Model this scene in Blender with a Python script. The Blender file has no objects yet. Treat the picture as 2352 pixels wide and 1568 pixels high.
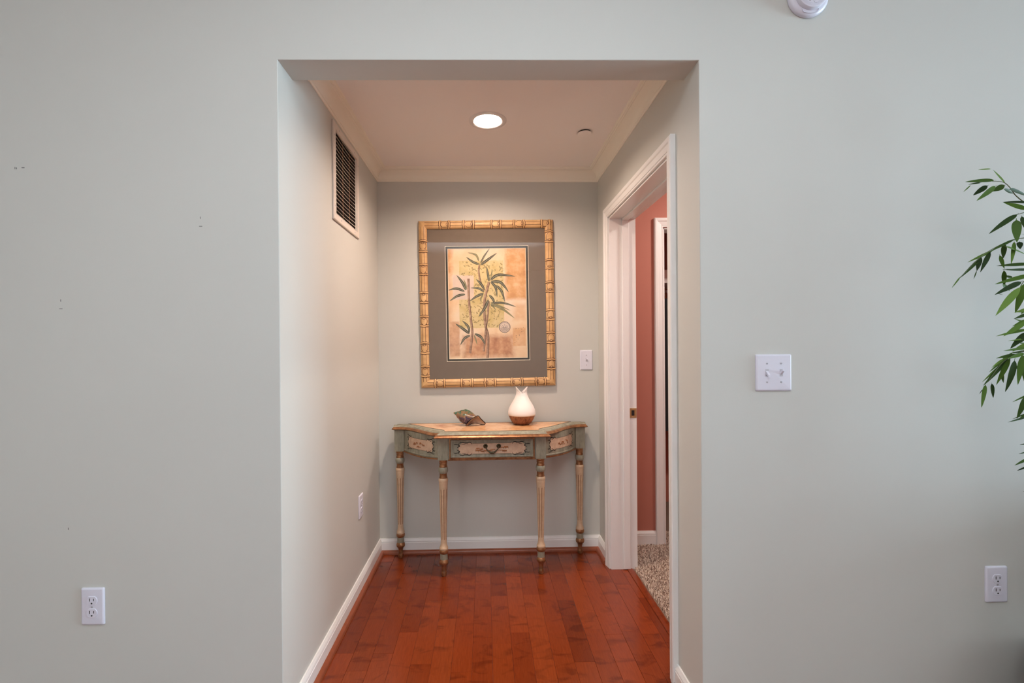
import bpy, math, random
import numpy as np
from mathutils import Vector, Matrix

# ------------------------------------------------------------------ scene, camera, light
SC = bpy.context.scene
COL = SC.collection
SC.view_settings.view_transform = 'Standard'
SC.view_settings.look = 'None'
SC.view_settings.gamma = 1.0
SC.view_settings.use_curve_mapping = False
SC.view_settings.exposure = 0.0
try:
    SC.cycles.use_denoising = True
    SC.cycles.max_bounces = 8
    SC.cycles.diffuse_bounces = 5
    SC.cycles.transparent_max_bounces = 12
    SC.cycles.sample_clamp_indirect = 6.0
except Exception:
    pass

IMG_W, IMG_H = 2352.0, 1568.0
FPX, PPX, PPY = 1080.0, 1128.7383, 794.8304          # focal length and principal point in photo pixels
YAW, PITCH, ROLL = .0142, -.0026, -.0074
CAM = Vector((.6577, -1.5206, 1.2647))

def cam_axes():
    cy, sy, cp, sp = math.cos(YAW), math.sin(YAW), math.cos(PITCH), math.sin(PITCH)
    fwd = Vector((sy * cp, cy * cp, sp)); right = Vector((cy, -sy, 0)); up = right.cross(fwd)
    cr, sr = math.cos(ROLL), math.sin(ROLL)
    return cr * right + sr * up, cr * up - sr * right, fwd
RIGHT, UP, FWD = cam_axes()
cam_data = bpy.data.cameras.new('camera'); cam = bpy.data.objects.new('camera', cam_data); COL.objects.link(cam)
cam_data.sensor_fit = 'HORIZONTAL'; cam_data.sensor_width = 36.0
cam_data.lens = 36.0 * FPX / IMG_W
cam_data.shift_x = (IMG_W / 2 - PPX) / IMG_W
cam_data.shift_y = (PPY - IMG_H / 2) / IMG_W
cam_data.clip_start = 0.02
cm = Matrix.Identity(4)
for i in range(3):
    cm[i][0] = RIGHT[i]; cm[i][1] = UP[i]; cm[i][2] = -FWD[i]; cm[i][3] = CAM[i]
cam.matrix_world = cm
SC.camera = cam

def px(u, v, axis, val):
    """photo pixel -> point on the plane axis = val"""
    d = RIGHT * ((u - PPX) / FPX) - UP * ((v - PPY) / FPX) + FWD
    i = 'xyz'.index(axis); t = (val - CAM[i]) / d[i]
    return CAM + d * t

# room dimensions (metres): living room y<0, alcove y>0
LX0, LX1, LY0, LZ = -2.9, 8.0, -4.9, 2.70            # living room
L0, L1, R1, R0 = (0.0, 0.0), (.009, 1.358), (1.361, 1.3735), (1.36, 0.0)   # alcove plan corners
WT = .116                                            # front wall thickness
HEAD = 2.1846                                        # underside of the header
ACZ = 2.338                                          # alcove ceiling
HX1, HY1, HCZ = 3.3, 1.415, 2.44                     # hallway behind the door
DY0, DY1, DZ = .251, 1.112, 1.972                    # door opening in the right alcove wall
RWT = .1455                                           # right alcove wall thickness
WIN_R = (-2.5, -.3, .35, 2.40)                     # window in living right wall: y0,y1,z0,z1
WIN_B = ((-2.5, -.9, .35, 2.25), (2.3, 4.1, .35, 2.25))   # windows added in living rear wall for fill light: x0,x1,z0,z1

world = bpy.data.worlds.new('world'); SC.world = world; world.use_nodes = True
bgn = world.node_tree.nodes['Background']; bgn.inputs[0].default_value = (.62, .78, 1.0, 1); bgn.inputs[1].default_value = .8

def area(name, loc, target, sx, sy, power, color, shape='RECTANGLE', spread=180):
    l = bpy.data.lights.new(name, 'AREA'); l.shape = shape; l.size = sx; l.size_y = sy
    l.energy = power; l.color = color; l.spread = math.radians(spread)
    o = bpy.data.objects.new(name, l); COL.objects.link(o); o.location = loc
    o.rotation_euler = (Vector(target) - Vector(loc)).to_track_quat('-Z', 'Y').to_euler()
    return o
P_SIDE, P_REAR, P_FLASH, P_HALL, LAMP_E = 640.0, 24.0, 275.0, 21.0, 640.0
wy0, wy1, wz0, wz1 = WIN_R
area('daylight_side_window', (LX1 + .22, (wy0 + wy1) / 2, (wz0 + wz1) / 2), (0, (wy0 + wy1) / 2, (wz0 + wz1) / 2), wz1 - wz0, wy1 - wy0, P_SIDE, (.62, .83, 1.0))
for wx0, wx1, wz0, wz1 in WIN_B:
    area('rear_window_fill', ((wx0 + wx1) / 2, LY0 - .22, (wz0 + wz1) / 2), ((wx0 + wx1) / 2, 0, (wz0 + wz1) / 2), wx1 - wx0, wz1 - wz0, P_REAR * (1.6 if wx0 < 0 else .6), (1.0, .88, .81))  # added behind the camera as warm central fill, no such windows in view
# the photographer's flash, bounced off the ceiling behind the camera
fl = bpy.data.lights.new('bounced_flash', 'SPOT'); fl.energy = P_FLASH; fl.color = (.84, .92, 1.0)
fl.spot_size = math.radians(106); fl.spot_blend = .35; fl.shadow_soft_size = .03
flo = bpy.data.objects.new('bounced_flash', fl); COL.objects.link(flo); flo.location = (.74, -1.60, 1.60)
flo.rotation_euler = (Vector((.66, -1.72, 2.7)) - flo.location).to_track_quat('-Z', 'Y').to_euler()
# unseen lamp, added to light the hallway behind the door
area('hall_fill_light', (2.35, .75, HCZ - .03), (2.35, .75, 0), .16, .16, P_HALL, (1.0, .92, .84), 'DISK')

# ------------------------------------------------------------------ materials
def lin(r, g, b):
    f = lambda c: (c / 255 / 12.92) if c / 255 <= .04045 else ((c / 255 + .055) / 1.055) ** 2.4
    return (f(r), f(g), f(b), 1.0)

class N:
    """tiny node-tree helper"""
    def __init__(s, name, rough=.5, metal=0.0, spec=.5):
        s.m = bpy.data.materials.new(name); s.m.use_nodes = True; s.t = s.m.node_tree
        s.b = s.t.nodes['Principled BSDF']
        s.b.inputs['Roughness'].default_value = rough; s.b.inputs['Metallic'].default_value = metal
        s.b.inputs['Specular IOR Level'].default_value = spec
    def n(s, typ, **kw):
        o = s.t.nodes.new(typ)
        for k, v in kw.items(): setattr(o, k, v)
        return o
    def l(s, a, b): s.t.links.new(a, b)
    def coord(s, which='Object', scale=(1, 1, 1), rot=(0, 0, 0), loc=(0, 0, 0)):
        c = s.n('ShaderNodeTexCoord'); m = s.n('ShaderNodeMapping')
        m.inputs['Scale'].default_value = scale; m.inputs['Rotation'].default_value = rot; m.inputs['Location'].default_value = loc
        s.l(c.outputs[which], m.inputs['Vector']); return m.outputs[0]
    def noise(s, vec, scale, detail=3, rough=.55, dist=0.0):
        o = s.n('ShaderNodeTexNoise'); o.inputs['Scale'].default_value = scale; o.inputs['Detail'].default_value = detail
        o.inputs['Roughness'].default_value = rough; o.inputs['Distortion'].default_value = dist
        if vec is not None: s.l(vec, o.inputs['Vector'])
        return o.outputs[0]
    def ramp(s, fac, stops):
        o = s.n('ShaderNodeValToRGB'); e = o.color_ramp.elements
        while len(e) < len(stops): e.new(.5)
        for q, (p, c) in zip(e, stops): q.position = p; q.color = c
        s.l(fac, o.inputs[0]); return o.outputs[0]
    def mix(s, fac, a, b, mode='MIX'):
        o = s.n('ShaderNodeMix', data_type='RGBA', blend_type=mode)
        for sock, v in ((o.inputs[0], fac), (o.inputs[6], a), (o.inputs[7], b)):
            if hasattr(v, 'is_output'): s.l(v, sock)
            else: sock.default_value = v
        return o.outputs[2]
    def bump(s, h, strength=.1, dist=.002):
        o = s.n('ShaderNodeBump'); o.inputs['Strength'].default_value = strength; o.inputs['Distance'].default_value = dist
        s.l(h, o.inputs['Height']); s.l(o.outputs[0], s.b.inputs['Normal'])
    def color(s, c):
        if hasattr(c, 'is_output'): s.l(c, s.b.inputs['Base Color'])
        else: s.b.inputs['Base Color'].default_value = c
        return s

def flat(name, rgb, rough=.5, metal=0.0, var=.0, spec=.5):
    k = N(name, rough, metal, spec); c = lin(*rgb)
    if var:
        f = k.noise(k.coord('Object', (1, 1, 1)), 30, 3)
        d = tuple(x * (1 - var) for x in c[:3]) + (1,); u = tuple(min(1, x * (1 + var)) for x in c[:3]) + (1,)
        k.color(k.ramp(f, [(.3, d), (.7, u)]))
    else: k.color(c)
    return k.m

def paint(name, rgb, rough=.6):
    k = N(name, rough, 0, .3); c = lin(*rgb); v = k.coord('Object')
    f = k.noise(v, 1.3, 2); k.color(k.ramp(f, [(.3, tuple(x * .985 for x in c[:3]) + (1,)), (.7, tuple(min(1, x * 1.015) for x in c[:3]) + (1,))]))
    k.bump(k.noise(v, 420, 3, .6), .10, .0012); return k.m

M = {}
M['wall'] = paint('wall_paint_grey_green', (203, 204, 198))
M['ceil'] = paint('ceiling_paint', (250, 246, 243))
M['orange'] = paint('orange_wall_paint', (184, 118, 102))
M['trim'] = flat('trim_white', (236, 236, 234), .32)
M['crown'] = flat('crown_cream_white', (246, 242, 228), .45)
M['plate'] = flat('plate_white', (222, 222, 234), .3)
M['dark'] = flat('socket_dark', (28, 26, 26), .6)
M['cavity'] = flat('duct_dark', (26, 20, 16), .9)
M['grille'] = flat('grille_enamel', (222, 214, 204), .4)
M['brass'] = flat('brass', (214, 188, 136), .35, .75)
M['screw'] = flat('screw_white', (190, 190, 198), .35)
M['scuff'] = flat('scuff_mark', (120, 120, 118), .8)

def wood_floor():
    k = N('floor_stained_maple', .2, 0, .5)
    oi = k.n('ShaderNodeObjectInfo'); tc = k.n('ShaderNodeTexCoord')
    add = k.n('ShaderNodeVectorMath', operation='ADD'); sc = k.n('ShaderNodeVectorMath', operation='SCALE')
    cmb = k.n('ShaderNodeCombineXYZ'); k.l(oi.outputs['Random'], cmb.inputs[0]); k.l(oi.outputs['Random'], cmb.inputs[1]); k.l(oi.outputs['Random'], cmb.inputs[2])
    k.l(cmb.outputs[0], sc.inputs[0]); sc.inputs['Scale'].default_value = 37.0
    k.l(tc.outputs['Object'], add.inputs[0]); k.l(sc.outputs[0], add.inputs[1])
    def mp(scale):
        m = k.n('ShaderNodeMapping'); m.inputs['Scale'].default_value = scale; k.l(add.outputs[0], m.inputs['Vector']); return m.outputs[0]
    grain = k.noise(mp((42, 3.2, 5)), 5.5, 5, .6, .6)
    fig = k.noise(mp((6, 11, 3)), 1.25, 3, .5, 1.0)
    base = k.ramp(grain, [(.25, lin(122, 51, 19)), (.75, lin(142, 63, 25))])
    var = k.ramp(oi.outputs['Random'], [(0, lin(205, 190, 190)), (.35, lin(255, 244, 238)), (.7, lin(228, 214, 208)), (1, lin(255, 250, 244))])
    c = k.mix(1.0, base, var, 'MULTIPLY')
    blot = k.ramp(fig, [(.32, (.55, .5, .47, 1)), (.47, (1, 1, 1, 1))])
    c = k.mix(.75, c, blot, 'MULTIPLY')
    k.color(c)
    rr = k.ramp(grain, [(.3, (.17, .17, .17, 1)), (.7, (.25, .25, .25, 1))]); k.l(rr, k.b.inputs['Roughness'])
    k.bump(grain, .05, .0008)
    return k.m
M['floor'] = wood_floor()
M['shoe'] = flat('shoe_moulding_wood', (142, 76, 50), .3, 0, .12)
M['carpet'] = flat('carpet_backing', (120, 100, 86), .95)

def carpet_mat():
    k = N('carpet_pile', .95, 0, .1); g = k.n('ShaderNodeNewGeometry')
    k.color(k.ramp(g.outputs['Random Per Island'], [(0, lin(140, 114, 100)), (.45, lin(216, 194, 176)), (1, lin(252, 240, 226))]))
    return k.m
M['pile'] = carpet_mat()

def patina(name, a, b, rough=.45, metal=0.0, sx=14, sz=14, stretch=(1, 1, 1)):
    k = N(name, rough, metal); v = k.coord('Object', stretch)
    k.color(k.ramp(k.noise(v, sx, 5, .65), [(.3, lin(*a)), (.7, lin(*b))])); return k.m
M['green'] = patina('table_green_antique_paint', (122, 121, 105), (164, 159, 139), .42, 0, 26, 26, (2, 2, .5))
M['gold'] = patina('table_gold_paint', (108, 70, 44), (176, 126, 86), .32, .6, 40)
M['cream'] = patina('table_cream_paint', (192, 162, 130), (216, 188, 156), .42, 0, 30)
M['groove'] = flat('flute_brown_glaze', (138, 100, 74), .6)
M['ink'] = flat('painted_black_brown', (44, 38, 28), .5)
M['sepia'] = patina('painted_sepia', (150, 84, 46), (190, 122, 66), .45, 0, 60)
M['cartouche'] = patina('painted_cream_panel', (196, 160, 134), (220, 190, 160), .4, 0, 35)
M['bronze'] = flat('handle_bronze', (86, 78, 58), .35, .8)

def top_mat():
    k = N('table_top_painted_scene', .18); v = k.coord('Object')
    f = k.noise(v, 9, 4, .6); c = k.ramp(f, [(.3, lin(182, 118, 72)), (.48, lin(216, 168, 122)), (.75, lin(226, 186, 146))])
    g = k.noise(k.coord('Object', (1, 2.2, 1)), 22, 5, .7); c = k.mix(k.ramp(g, [(.56, (0, 0, 0, 1)), (.66, (.55, .55, .55, 1))]), c, lin(150, 84, 44))
    h = k.noise(k.coord('Object', (1, 2.5, 1), (0, 0, 0), (3, 1, 0)), 34, 5, .75); c = k.mix(k.ramp(h, [(.62, (0, 0, 0, 1)), (.68, (.8, .8, .8, 1))]), c, lin(70, 62, 44))
    k.color(c); return k.m
M['toppaint'] = top_mat()

def bamboo_mat():
    k = N('bamboo_frame_gilt_tan', .42); v = k.coord('Object')
    k.color(k.ramp(k.noise(v, 18, 4, .6), [(.3, lin(196, 152, 100)), (.7, lin(224, 184, 130))])); return k.m
M['bamboo'] = bamboo_mat()
M['umber'] = flat('bamboo_carving_brown', (92, 54, 28), .55)
M['mat'] = flat('mat_board_taupe', (124, 109, 95), .85, 0, .03)
M['matblack'] = flat('mat_board_black_green', (58, 54, 44), .8)
M['matedge'] = flat('mat_bevel_cream', (236, 222, 198), .7)

def wash(name, a, b, c, scale=6, detail=5, obj=True):
    k = N(name, .8, 0, .2); v = k.coord('Object')
    k.color(k.ramp(k.noise(v, scale, detail, .6, .3), [(.3, lin(*a)), (.5, lin(*b)), (.7, lin(*c))])); return k.m
def art_mat():
    k = N('print_collage_washes', .8, 0, .2); v = k.coord('Object'); sep = k.n('ShaderNodeSeparateXYZ'); k.l(v, sep.inputs[0])
    def mth(op, a, b=None, c=None):
        o = k.n('ShaderNodeMath', operation=op)
        for i_, q in enumerate((a, b, c)):
            if q is None: continue
            if hasattr(q, 'is_output'): k.l(q, o.inputs[i_])
            else: o.inputs[i_].default_value = q
        return o.outputs[0]
    warp = k.noise(v, 26, 4, .65)
    c = k.ramp(k.noise(v, 5, 5, .6, .3), [(.3, lin(236, 196, 150)), (.5, lin(242, 216, 182)), (.7, lin(242, 226, 206))])
    def rect(c, x0, y0, x1, y1, col, soft, wp, amt=1.0):
        (a0, b0), (a1, b1) = pc2(x0, y0), pc2(x1, y1); b0 += PH_ / 2; b1 += PH_ / 2
        dx = mth('SUBTRACT', mth('ABSOLUTE', mth('SUBTRACT', sep.outputs[0], (a0 + a1) / 2)), abs(a1 - a0) / 2)
        dz = mth('SUBTRACT', mth('ABSOLUTE', mth('SUBTRACT', sep.outputs[2], (b0 + b1) / 2)), abs(b1 - b0) / 2)
        m = mth('ADD', mth('MAXIMUM', dx, dz), mth('MULTIPLY', mth('SUBTRACT', warp, .5), wp))
        mr = k.n('ShaderNodeMapRange'); k.l(m, mr.inputs[0]); mr.inputs[1].default_value = -soft; mr.inputs[2].default_value = soft; mr.inputs[3].default_value = amt; mr.inputs[4].default_value = 0.0
        return k.mix(mr.outputs[0], c, col)
    org = k.ramp(k.noise(v, 14, 5, .65), [(.3, lin(206, 146, 96)), (.5, lin(224, 172, 120)), (.7, lin(238, 204, 160))])
    brn = k.ramp(k.noise(v, 16, 5, .65), [(.3, lin(170, 116, 88)), (.5, lin(206, 156, 120)), (.72, lin(230, 190, 152))])
    lil = k.ramp(k.noise(v, 14, 4), [(.3, lin(222, 200, 186)), (.7, lin(236, 214, 196))])
    strw = k.ramp(k.noise(v, 16, 4), [(.3, lin(210, 186, 124)), (.5, lin(222, 200, 146)), (.7, lin(232, 212, 168))])
    c = rect(c, 830, 285, 1020, 730, org, .012, .03); c = rect(c, 320, 290, 372, 520, org, .014, .02); c = rect(c, 325, 520, 372, 930, org, .014, .02, .6)
    c = rect(c, 345, 925, 440, 1225, brn, .006, .02, .8); c = rect(c, 470, 1050, 905, 1230, brn, .020, .05); c = rect(c, 895, 980, 1010, 1135, org, .003, .004, .7); c = rect(c, 905, 775, 1008, 905, org, .016, .03, .6)
    c = rect(c, 375, 522, 560, 735, lil, .002, .006)
    c = rect(c, 430, 402, 812, 522, strw, .002, .010); c = rect(c, 558, 510, 818, 742, strw, .002, .010); c = rect(c, 432, 735, 824, 978, strw, .002, .010)
    k.color(c); return k.m
M['art_orange'] = wash('print_orange_wash', (206, 140, 84), (224, 166, 108), (236, 192, 140), 9)
M['art_lav'] = wash('print_lilac_wash', (222, 196, 180), (232, 208, 190), (236, 214, 190), 9)
M['art_brown'] = wash('print_brown_wash', (172, 112, 78), (206, 148, 108), (228, 180, 138), 10)
M['art_olive'] = wash('print_straw_wash', (202, 186, 116), (224, 206, 138), (232, 214, 156), 12)
M['art_fleck'] = flat('print_olive_fleck', (170, 148, 98), .8)
M['art_rib'] = flat('print_leaf_pale_rib', (150, 146, 124), .8)
M['art_leaf'] = wash('print_leaf_grey_green', (54, 54, 44), (82, 82, 68), (122, 118, 98), 40)
M['art_leaf2'] = wash('print_leaf_olive', (110, 104, 68), (140, 132, 90), (164, 152, 104), 30)
M['art_stalk'] = wash('print_stalk_mauve_brown', (140, 106, 86), (176, 142, 118), (206, 174, 148), 40)
M['art_stalkdark'] = flat('print_stalk_shade', (116, 86, 68), .8)
M['seal'] = flat('print_seal_grey', (88, 76, 74), .8)
M['sealpale'] = flat('print_seal_pale', (226, 206, 190), .8)

def glass_mat():
    m = bpy.data.materials.new('picture_glass'); m.use_nodes = True; t = m.node_tree; t.nodes.clear()
    o = t.nodes.new('ShaderNodeOutputMaterial'); mx = t.nodes.new('ShaderNodeMixShader'); fr = t.nodes.new('ShaderNodeFresnel')
    gm_ = t.nodes.new('ShaderNodeNewGeometry'); ma = t.nodes.new('ShaderNodeMath'); ma.operation = 'MULTIPLY_ADD'
    ma.inputs[1].default_value = 1 / 1.5 - 1.5; ma.inputs[2].default_value = 1.5         # same reflectance from either side of the thin pane
    t.links.new(gm_.outputs['Backfacing'], ma.inputs[0]); t.links.new(ma.outputs[0], fr.inputs['IOR'])
    tr = t.nodes.new('ShaderNodeBsdfTransparent'); tr.inputs[0].default_value = (.97, .98, .97, 1)
    gl = t.nodes.new('ShaderNodeBsdfGlossy'); gl.inputs['Roughness'].default_value = .012
    d2 = t.nodes.new('ShaderNodeMath'); d2.operation = 'ADD'; d2.inputs[1].default_value = 1.0; t.links.new(fr.outputs[0], d2.inputs[0])
    n2 = t.nodes.new('ShaderNodeMath'); n2.operation = 'MULTIPLY'; n2.inputs[1].default_value = 2.0; t.links.new(fr.outputs[0], n2.inputs[0])
    q2 = t.nodes.new('ShaderNodeMath'); q2.operation = 'DIVIDE'; t.links.new(n2.outputs[0], q2.inputs[0]); t.links.new(d2.outputs[0], q2.inputs[1])
    t.links.new(q2.outputs[0], mx.inputs[0]); t.links.new(tr.outputs[0], mx.inputs[1]); t.links.new(gl.outputs[0], mx.inputs[2]); t.links.new(mx.outputs[0], o.inputs[0])
    return m
M['glass'] = glass_mat()
M['diffuser'] = flat('diffuser_white', (240, 232, 226), .5)

def diff_wood():
    k = N('diffuser_base_woodgrain', .35); v = k.coord('Object', (70, 70, 9), (0, .22, 0))
    k.color(k.ramp(k.noise(v, 1.3, 4, .6, .8), [(.32, lin(74, 38, 22)), (.46, lin(122, 70, 44)), (.7, lin(160, 102, 68))])); return k.m
M['diffwood'] = diff_wood()

def shell_mat():
    k = N('shell_iridescent_glass', .08, .35, .8); v = k.coord('Object')
    sep = k.n('ShaderNodeSeparateXYZ'); k.l(v, sep.inputs[0])
    nz = k.noise(v, 55, 4, .6)
    mth = k.n('ShaderNodeMath', operation='MULTIPLY_ADD'); k.l(sep.outputs[2], mth.inputs[0]); mth.inputs[1].default_value = 8.5; mth.inputs[2].default_value = .0
    ad = k.n('ShaderNodeMath', operation='ADD'); k.l(mth.outputs[0], ad.inputs[0]); k.l(nz, ad.inputs[1])
    sb = k.n('ShaderNodeMath', operation='SUBTRACT'); k.l(ad.outputs[0], sb.inputs[0]); sb.inputs[1].default_value = .47
    k.color(k.ramp(sb.outputs[0], [(.05, lin(92, 58, 44)), (.22, lin(42, 40, 74)), (.36, lin(58, 52, 92)), (.5, lin(150, 116, 88)), (.64, lin(150, 120, 84)), (.78, lin(40, 110, 96)), (.95, lin(70, 130, 80))]))
    k.b.inputs['Coat Weight'].default_value = .6; k.b.inputs['Coat Roughness'].default_value = .03
    k.bump(k.noise(v, 120, 2), .2, .002); return k.m
M['shell'] = shell_mat()
M['shellin'] = flat('shell_inner_cream', (206, 176, 150), .2)
M['shellrim'] = flat('shell_dark_lip', (34, 20, 18), .15)

def leaf_mat():
    k = N('bamboo_leaf_green', .55, 0, .22); oi = k.n('ShaderNodeObjectInfo')
    c = k.ramp(oi.outputs['Random'], [(0, lin(34, 56, 24)), (.4, lin(58, 88, 32)), (.75, lin(82, 118, 40)), (1, lin(112, 148, 64))])
    f = k.noise(k.coord('Object', (10, 200, 10)), 2.0, 3)
    c = k.mix(.6, c, k.ramp(f, [(.35, (.7, .7, .7, 1)), (.65, (1, 1, 1, 1))]), 'MULTIPLY')
    k.color(c); k.b.inputs['Subsurface Weight'].default_value = 0
    return k.m
M['leaf'] = leaf_mat()
M['twig'] = flat('twig_green_brown', (84, 92, 50), .5)
M['cane'] = flat('cane_brown', (120, 92, 56), .5, 0, .2)
M['pot'] = flat('basket_dark_brown', (64, 44, 32), .7, 0, .2)
M['soil'] = flat('moss_soil', (60, 52, 38), .95, 0, .3)
M['cloth'] = flat('dark_cloth', (30, 28, 30), .9)
M['box'] = flat('storage_box_brown', (52, 44, 30), .7)
M['winframe'] = flat('window_frame_white', (226, 228, 230), .4)

def lamp_mat():
    m = bpy.data.materials.new('lamp_lens_glow'); m.use_nodes = True; b = m.node_tree.nodes['Principled BSDF']
    b.inputs['Base Color'].default_value = (1, .95, .88, 1); b.inputs['Emission Color'].default_value = (1, .76, .62, 1); b.inputs['Emission Strength'].default_value = LAMP_E
    return m
M['lens'] = lamp_mat()

# ------------------------------------------------------------------ mesh helpers
class MB:
    def __init__(s): s.v, s.f, s.m = [], [], []
    def add(s, vs, fs, mat=0):
        o = len(s.v); s.v += [tuple(v) for v in vs]
        for f in fs: s.f.append([i + o for i in f]); s.m.append(mat)
        return s
    def box(s, a, b, mat=0):
        x0, y0, z0 = a; x1, y1, z1 = b
        return s.add([(x0, y0, z0), (x1, y0, z0), (x1, y1, z0), (x0, y1, z0), (x0, y0, z1), (x1, y0, z1), (x1, y1, z1), (x0, y1, z1)],
                     [(0, 3, 2, 1), (4, 5, 6, 7), (0, 1, 5, 4), (1, 2, 6, 5), (2, 3, 7, 6), (3, 0, 4, 7)], mat)
    def prism(s, poly, z0, z1, mat=0):
        n = len(poly); vs = [(x, y, z0) for x, y in poly] + [(x, y, z1) for x, y in poly]
        return s.add(vs, [tuple(range(n))[::-1], tuple(range(n, 2 * n))] + [(i, (i + 1) % n, (i + 1) % n + n, i + n) for i in range(n)], mat)
    def lathe(s, prof, seg=24, mat=0, c=(0, 0), caps=True, mats=None, rfun=None):
        n0 = len(s.v); vs, fs, fm = [], [], []
        for k, (r, z) in enumerate(prof):
            for j in range(seg):
                a = 2 * math.pi * j / seg; rr = rfun(r, z, a) if rfun else r
                vs.append((c[0] + rr * math.cos(a), c[1] + rr * math.sin(a), z))
        for k in range(len(prof) - 1):
            for j in range(seg):
                j2 = (j + 1) % seg; fs.append((k * seg + j, k * seg + j2, (k + 1) * seg + j2, (k + 1) * seg + j)); fm.append(mats(k, j) if mats else mat)
        if caps:
            fs.append(tuple(range(seg))[::-1]); fm.append(mat)
            t = (len(prof) - 1) * seg; fs.append(tuple(range(t, t + seg))); fm.append(mat)
        s.v += vs
        for f, m in zip(fs, fm): s.f.append([i + n0 for i in f]); s.m.append(m)
        return s
    def tube(s, pts, rad, seg=8, mat=0, closed=False):
        pts = [Vector(p) for p in pts]; n = len(pts); rings = []
        rads = rad if isinstance(rad, (list, tuple)) else [rad] * n
        prev = None
        for i, p in enumerate(pts):
            if closed: t = pts[(i + 1) % n] - pts[i - 1]
            else: t = pts[min(i + 1, n - 1)] - pts[max(i - 1, 0)]
            t = t.normalized() if t.length > 1e-9 else Vector((0, 0, 1))
            if prev is None: a = t.orthogonal().normalized()
            else:
                a = prev - t * prev.dot(t); a = a.normalized() if a.length > 1e-6 else t.orthogonal().normalized()
            prev = a; b = t.cross(a)
            rings.append([p + (a * math.cos(2 * math.pi * j / seg) + b * math.sin(2 * math.pi * j / seg)) * rads[i] for j in range(seg)])
        vs = [v for r in rings for v in r]; fs = []
        for i in range(n if closed else n - 1):
            i2 = (i + 1) % n
            for j in range(seg):
                j2 = (j + 1) % seg; fs.append((i * seg + j, i * seg + j2, i2 * seg + j2, i2 * seg + j))
        if not closed: fs += [tuple(range(seg))[::-1], tuple(range((n - 1) * seg, n * seg))]
        return s.add(vs, fs, mat)
    def ribbon(s, pts, wid, fn, lift=.0, mat=0):
        """flat stroke: 2-D points and widths mapped by fn(u, v, lift)"""
        n = len(pts); w = wid if isinstance(wid, (list, tuple)) else [wid] * n; vs = []
        for i in range(n):
            a = pts[max(i - 1, 0)]; b = pts[min(i + 1, n - 1)]
            dx, dy = b[0] - a[0], b[1] - a[1]; q = math.hypot(dx, dy) or 1; nx, ny = -dy / q, dx / q
            for k in (-.5, .5): vs.append(fn(pts[i][0] + nx * w[i] * k, pts[i][1] + ny * w[i] * k, lift))
        return s.add(vs, [(2 * i, 2 * i + 1, 2 * i + 3, 2 * i + 2) for i in range(n - 1)], mat)
    def poly(s, pts, fn, lift=0.0, mat=0):
        return s.add([fn(p[0], p[1], lift) for p in pts], [tuple(range(len(pts)))], mat)
    def build(s, name, mats, parent=None, smooth=None, loc=None, kind=None, bevel=None):
        me = bpy.data.meshes.new(name); me.from_pydata([tuple(v) for v in s.v], [], s.f); me.update()
        for m in (mats if isinstance(mats, (list, tuple)) else [mats]): me.materials.append(M[m])
        for p, k in zip(me.polygons, s.m): p.material_index = k
        if smooth:
            for p in me.polygons: p.use_smooth = True
            me.set_sharp_from_angle(angle=math.radians(smooth))
        o = bpy.data.objects.new(name, me); COL.objects.link(o)
        if parent: o.parent = parent
        if loc: o.location = loc
        if kind: o['kind'] = kind
        if bevel:
            b = o.modifiers.new('bevel', 'BEVEL'); b.width = bevel; b.segments = 2; b.limit_method = 'ANGLE'; b.angle_limit = math.radians(40)
        return o

def fixn(o):
    """make normals point outwards"""
    import bmesh
    bm = bmesh.new(); bm.from_mesh(o.data); bmesh.ops.recalc_face_normals(bm, faces=bm.faces); bm.to_mesh(o.data); bm.free(); return o

def empty(name, loc, label, cat, group=None, rz=0.0):
    o = bpy.data.objects.new(name, None); COL.objects.link(o); o.location = loc; o.rotation_euler = (0, 0, rz); o.empty_display_size = .05
    o['label'] = label; o['category'] = cat
    if group: o['group'] = group
    return o
def tag(o, label, cat, group=None):
    o['label'] = label; o['category'] = cat
    if group: o['group'] = group
    return o

def sweep(path, prof, fn, closed=False, segs=None, mat=0, mb=None, side=1):
    """profile [(offset, depth)] swept along a 2-D path with mitred corners; fn(x, y, depth)"""
    n = len(path); dirs = []
    for i in range(n if closed else n - 1):
        a, b = path[i], path[(i + 1) % n]; q = math.hypot(b[0] - a[0], b[1] - a[1]); dirs.append(((b[0] - a[0]) / q, (b[1] - a[1]) / q))
    def ofs(i, o):
        d1 = dirs[(i - 1) % len(dirs)] if (closed or i > 0) else dirs[0]; d2 = dirs[i % len(dirs)] if (closed or i < n - 1) else dirs[-1]
        n1 = (d1[1] * side, -d1[0] * side); n2 = (d2[1] * side, -d2[0] * side); k = 1 + n1[0] * n2[0] + n1[1] * n2[1]
        return (path[i][0] + (n1[0] + n2[0]) / k * o, path[i][1] + (n1[1] + n2[1]) / k * o)
    mb = mb or MB(); m = len(prof)
    for i in (segs if segs is not None else range(len(dirs))):
        j = (i + 1) % n; vs = []
        for k in (i, j):
            for o, d in prof: x, y = ofs(k, o); vs.append(fn(x, y, d))
        fs = [(a, (a + 1) % m, (a + 1) % m + m, a + m) for a in range(m)]
        fs += [tuple(range(m))[::-1], tuple(range(m, 2 * m))]
        mb.add(vs, fs, mat)
    return mb
plan = lambda x, y, d: (x, y, d)

def spline(pts, n=8):
    """Catmull-Rom through 2-D or 3-D points"""
    out = []; P = [pts[0]] + list(pts) + [pts[-1]]
    for i in range(1, len(P) - 2):
        for k in range(n):
            t = k / n; a, b, c, d = P[i - 1], P[i], P[i + 1], P[i + 2]
            out.append(tuple(.5 * (2 * b[j] + (c[j] - a[j]) * t + (2 * a[j] - 5 * b[j] + 4 * c[j] - d[j]) * t * t + (3 * b[j] - a[j] - 3 * c[j] + d[j]) * t ** 3) for j in range(len(b))))
    out.append(tuple(pts[-1])); return out

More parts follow.
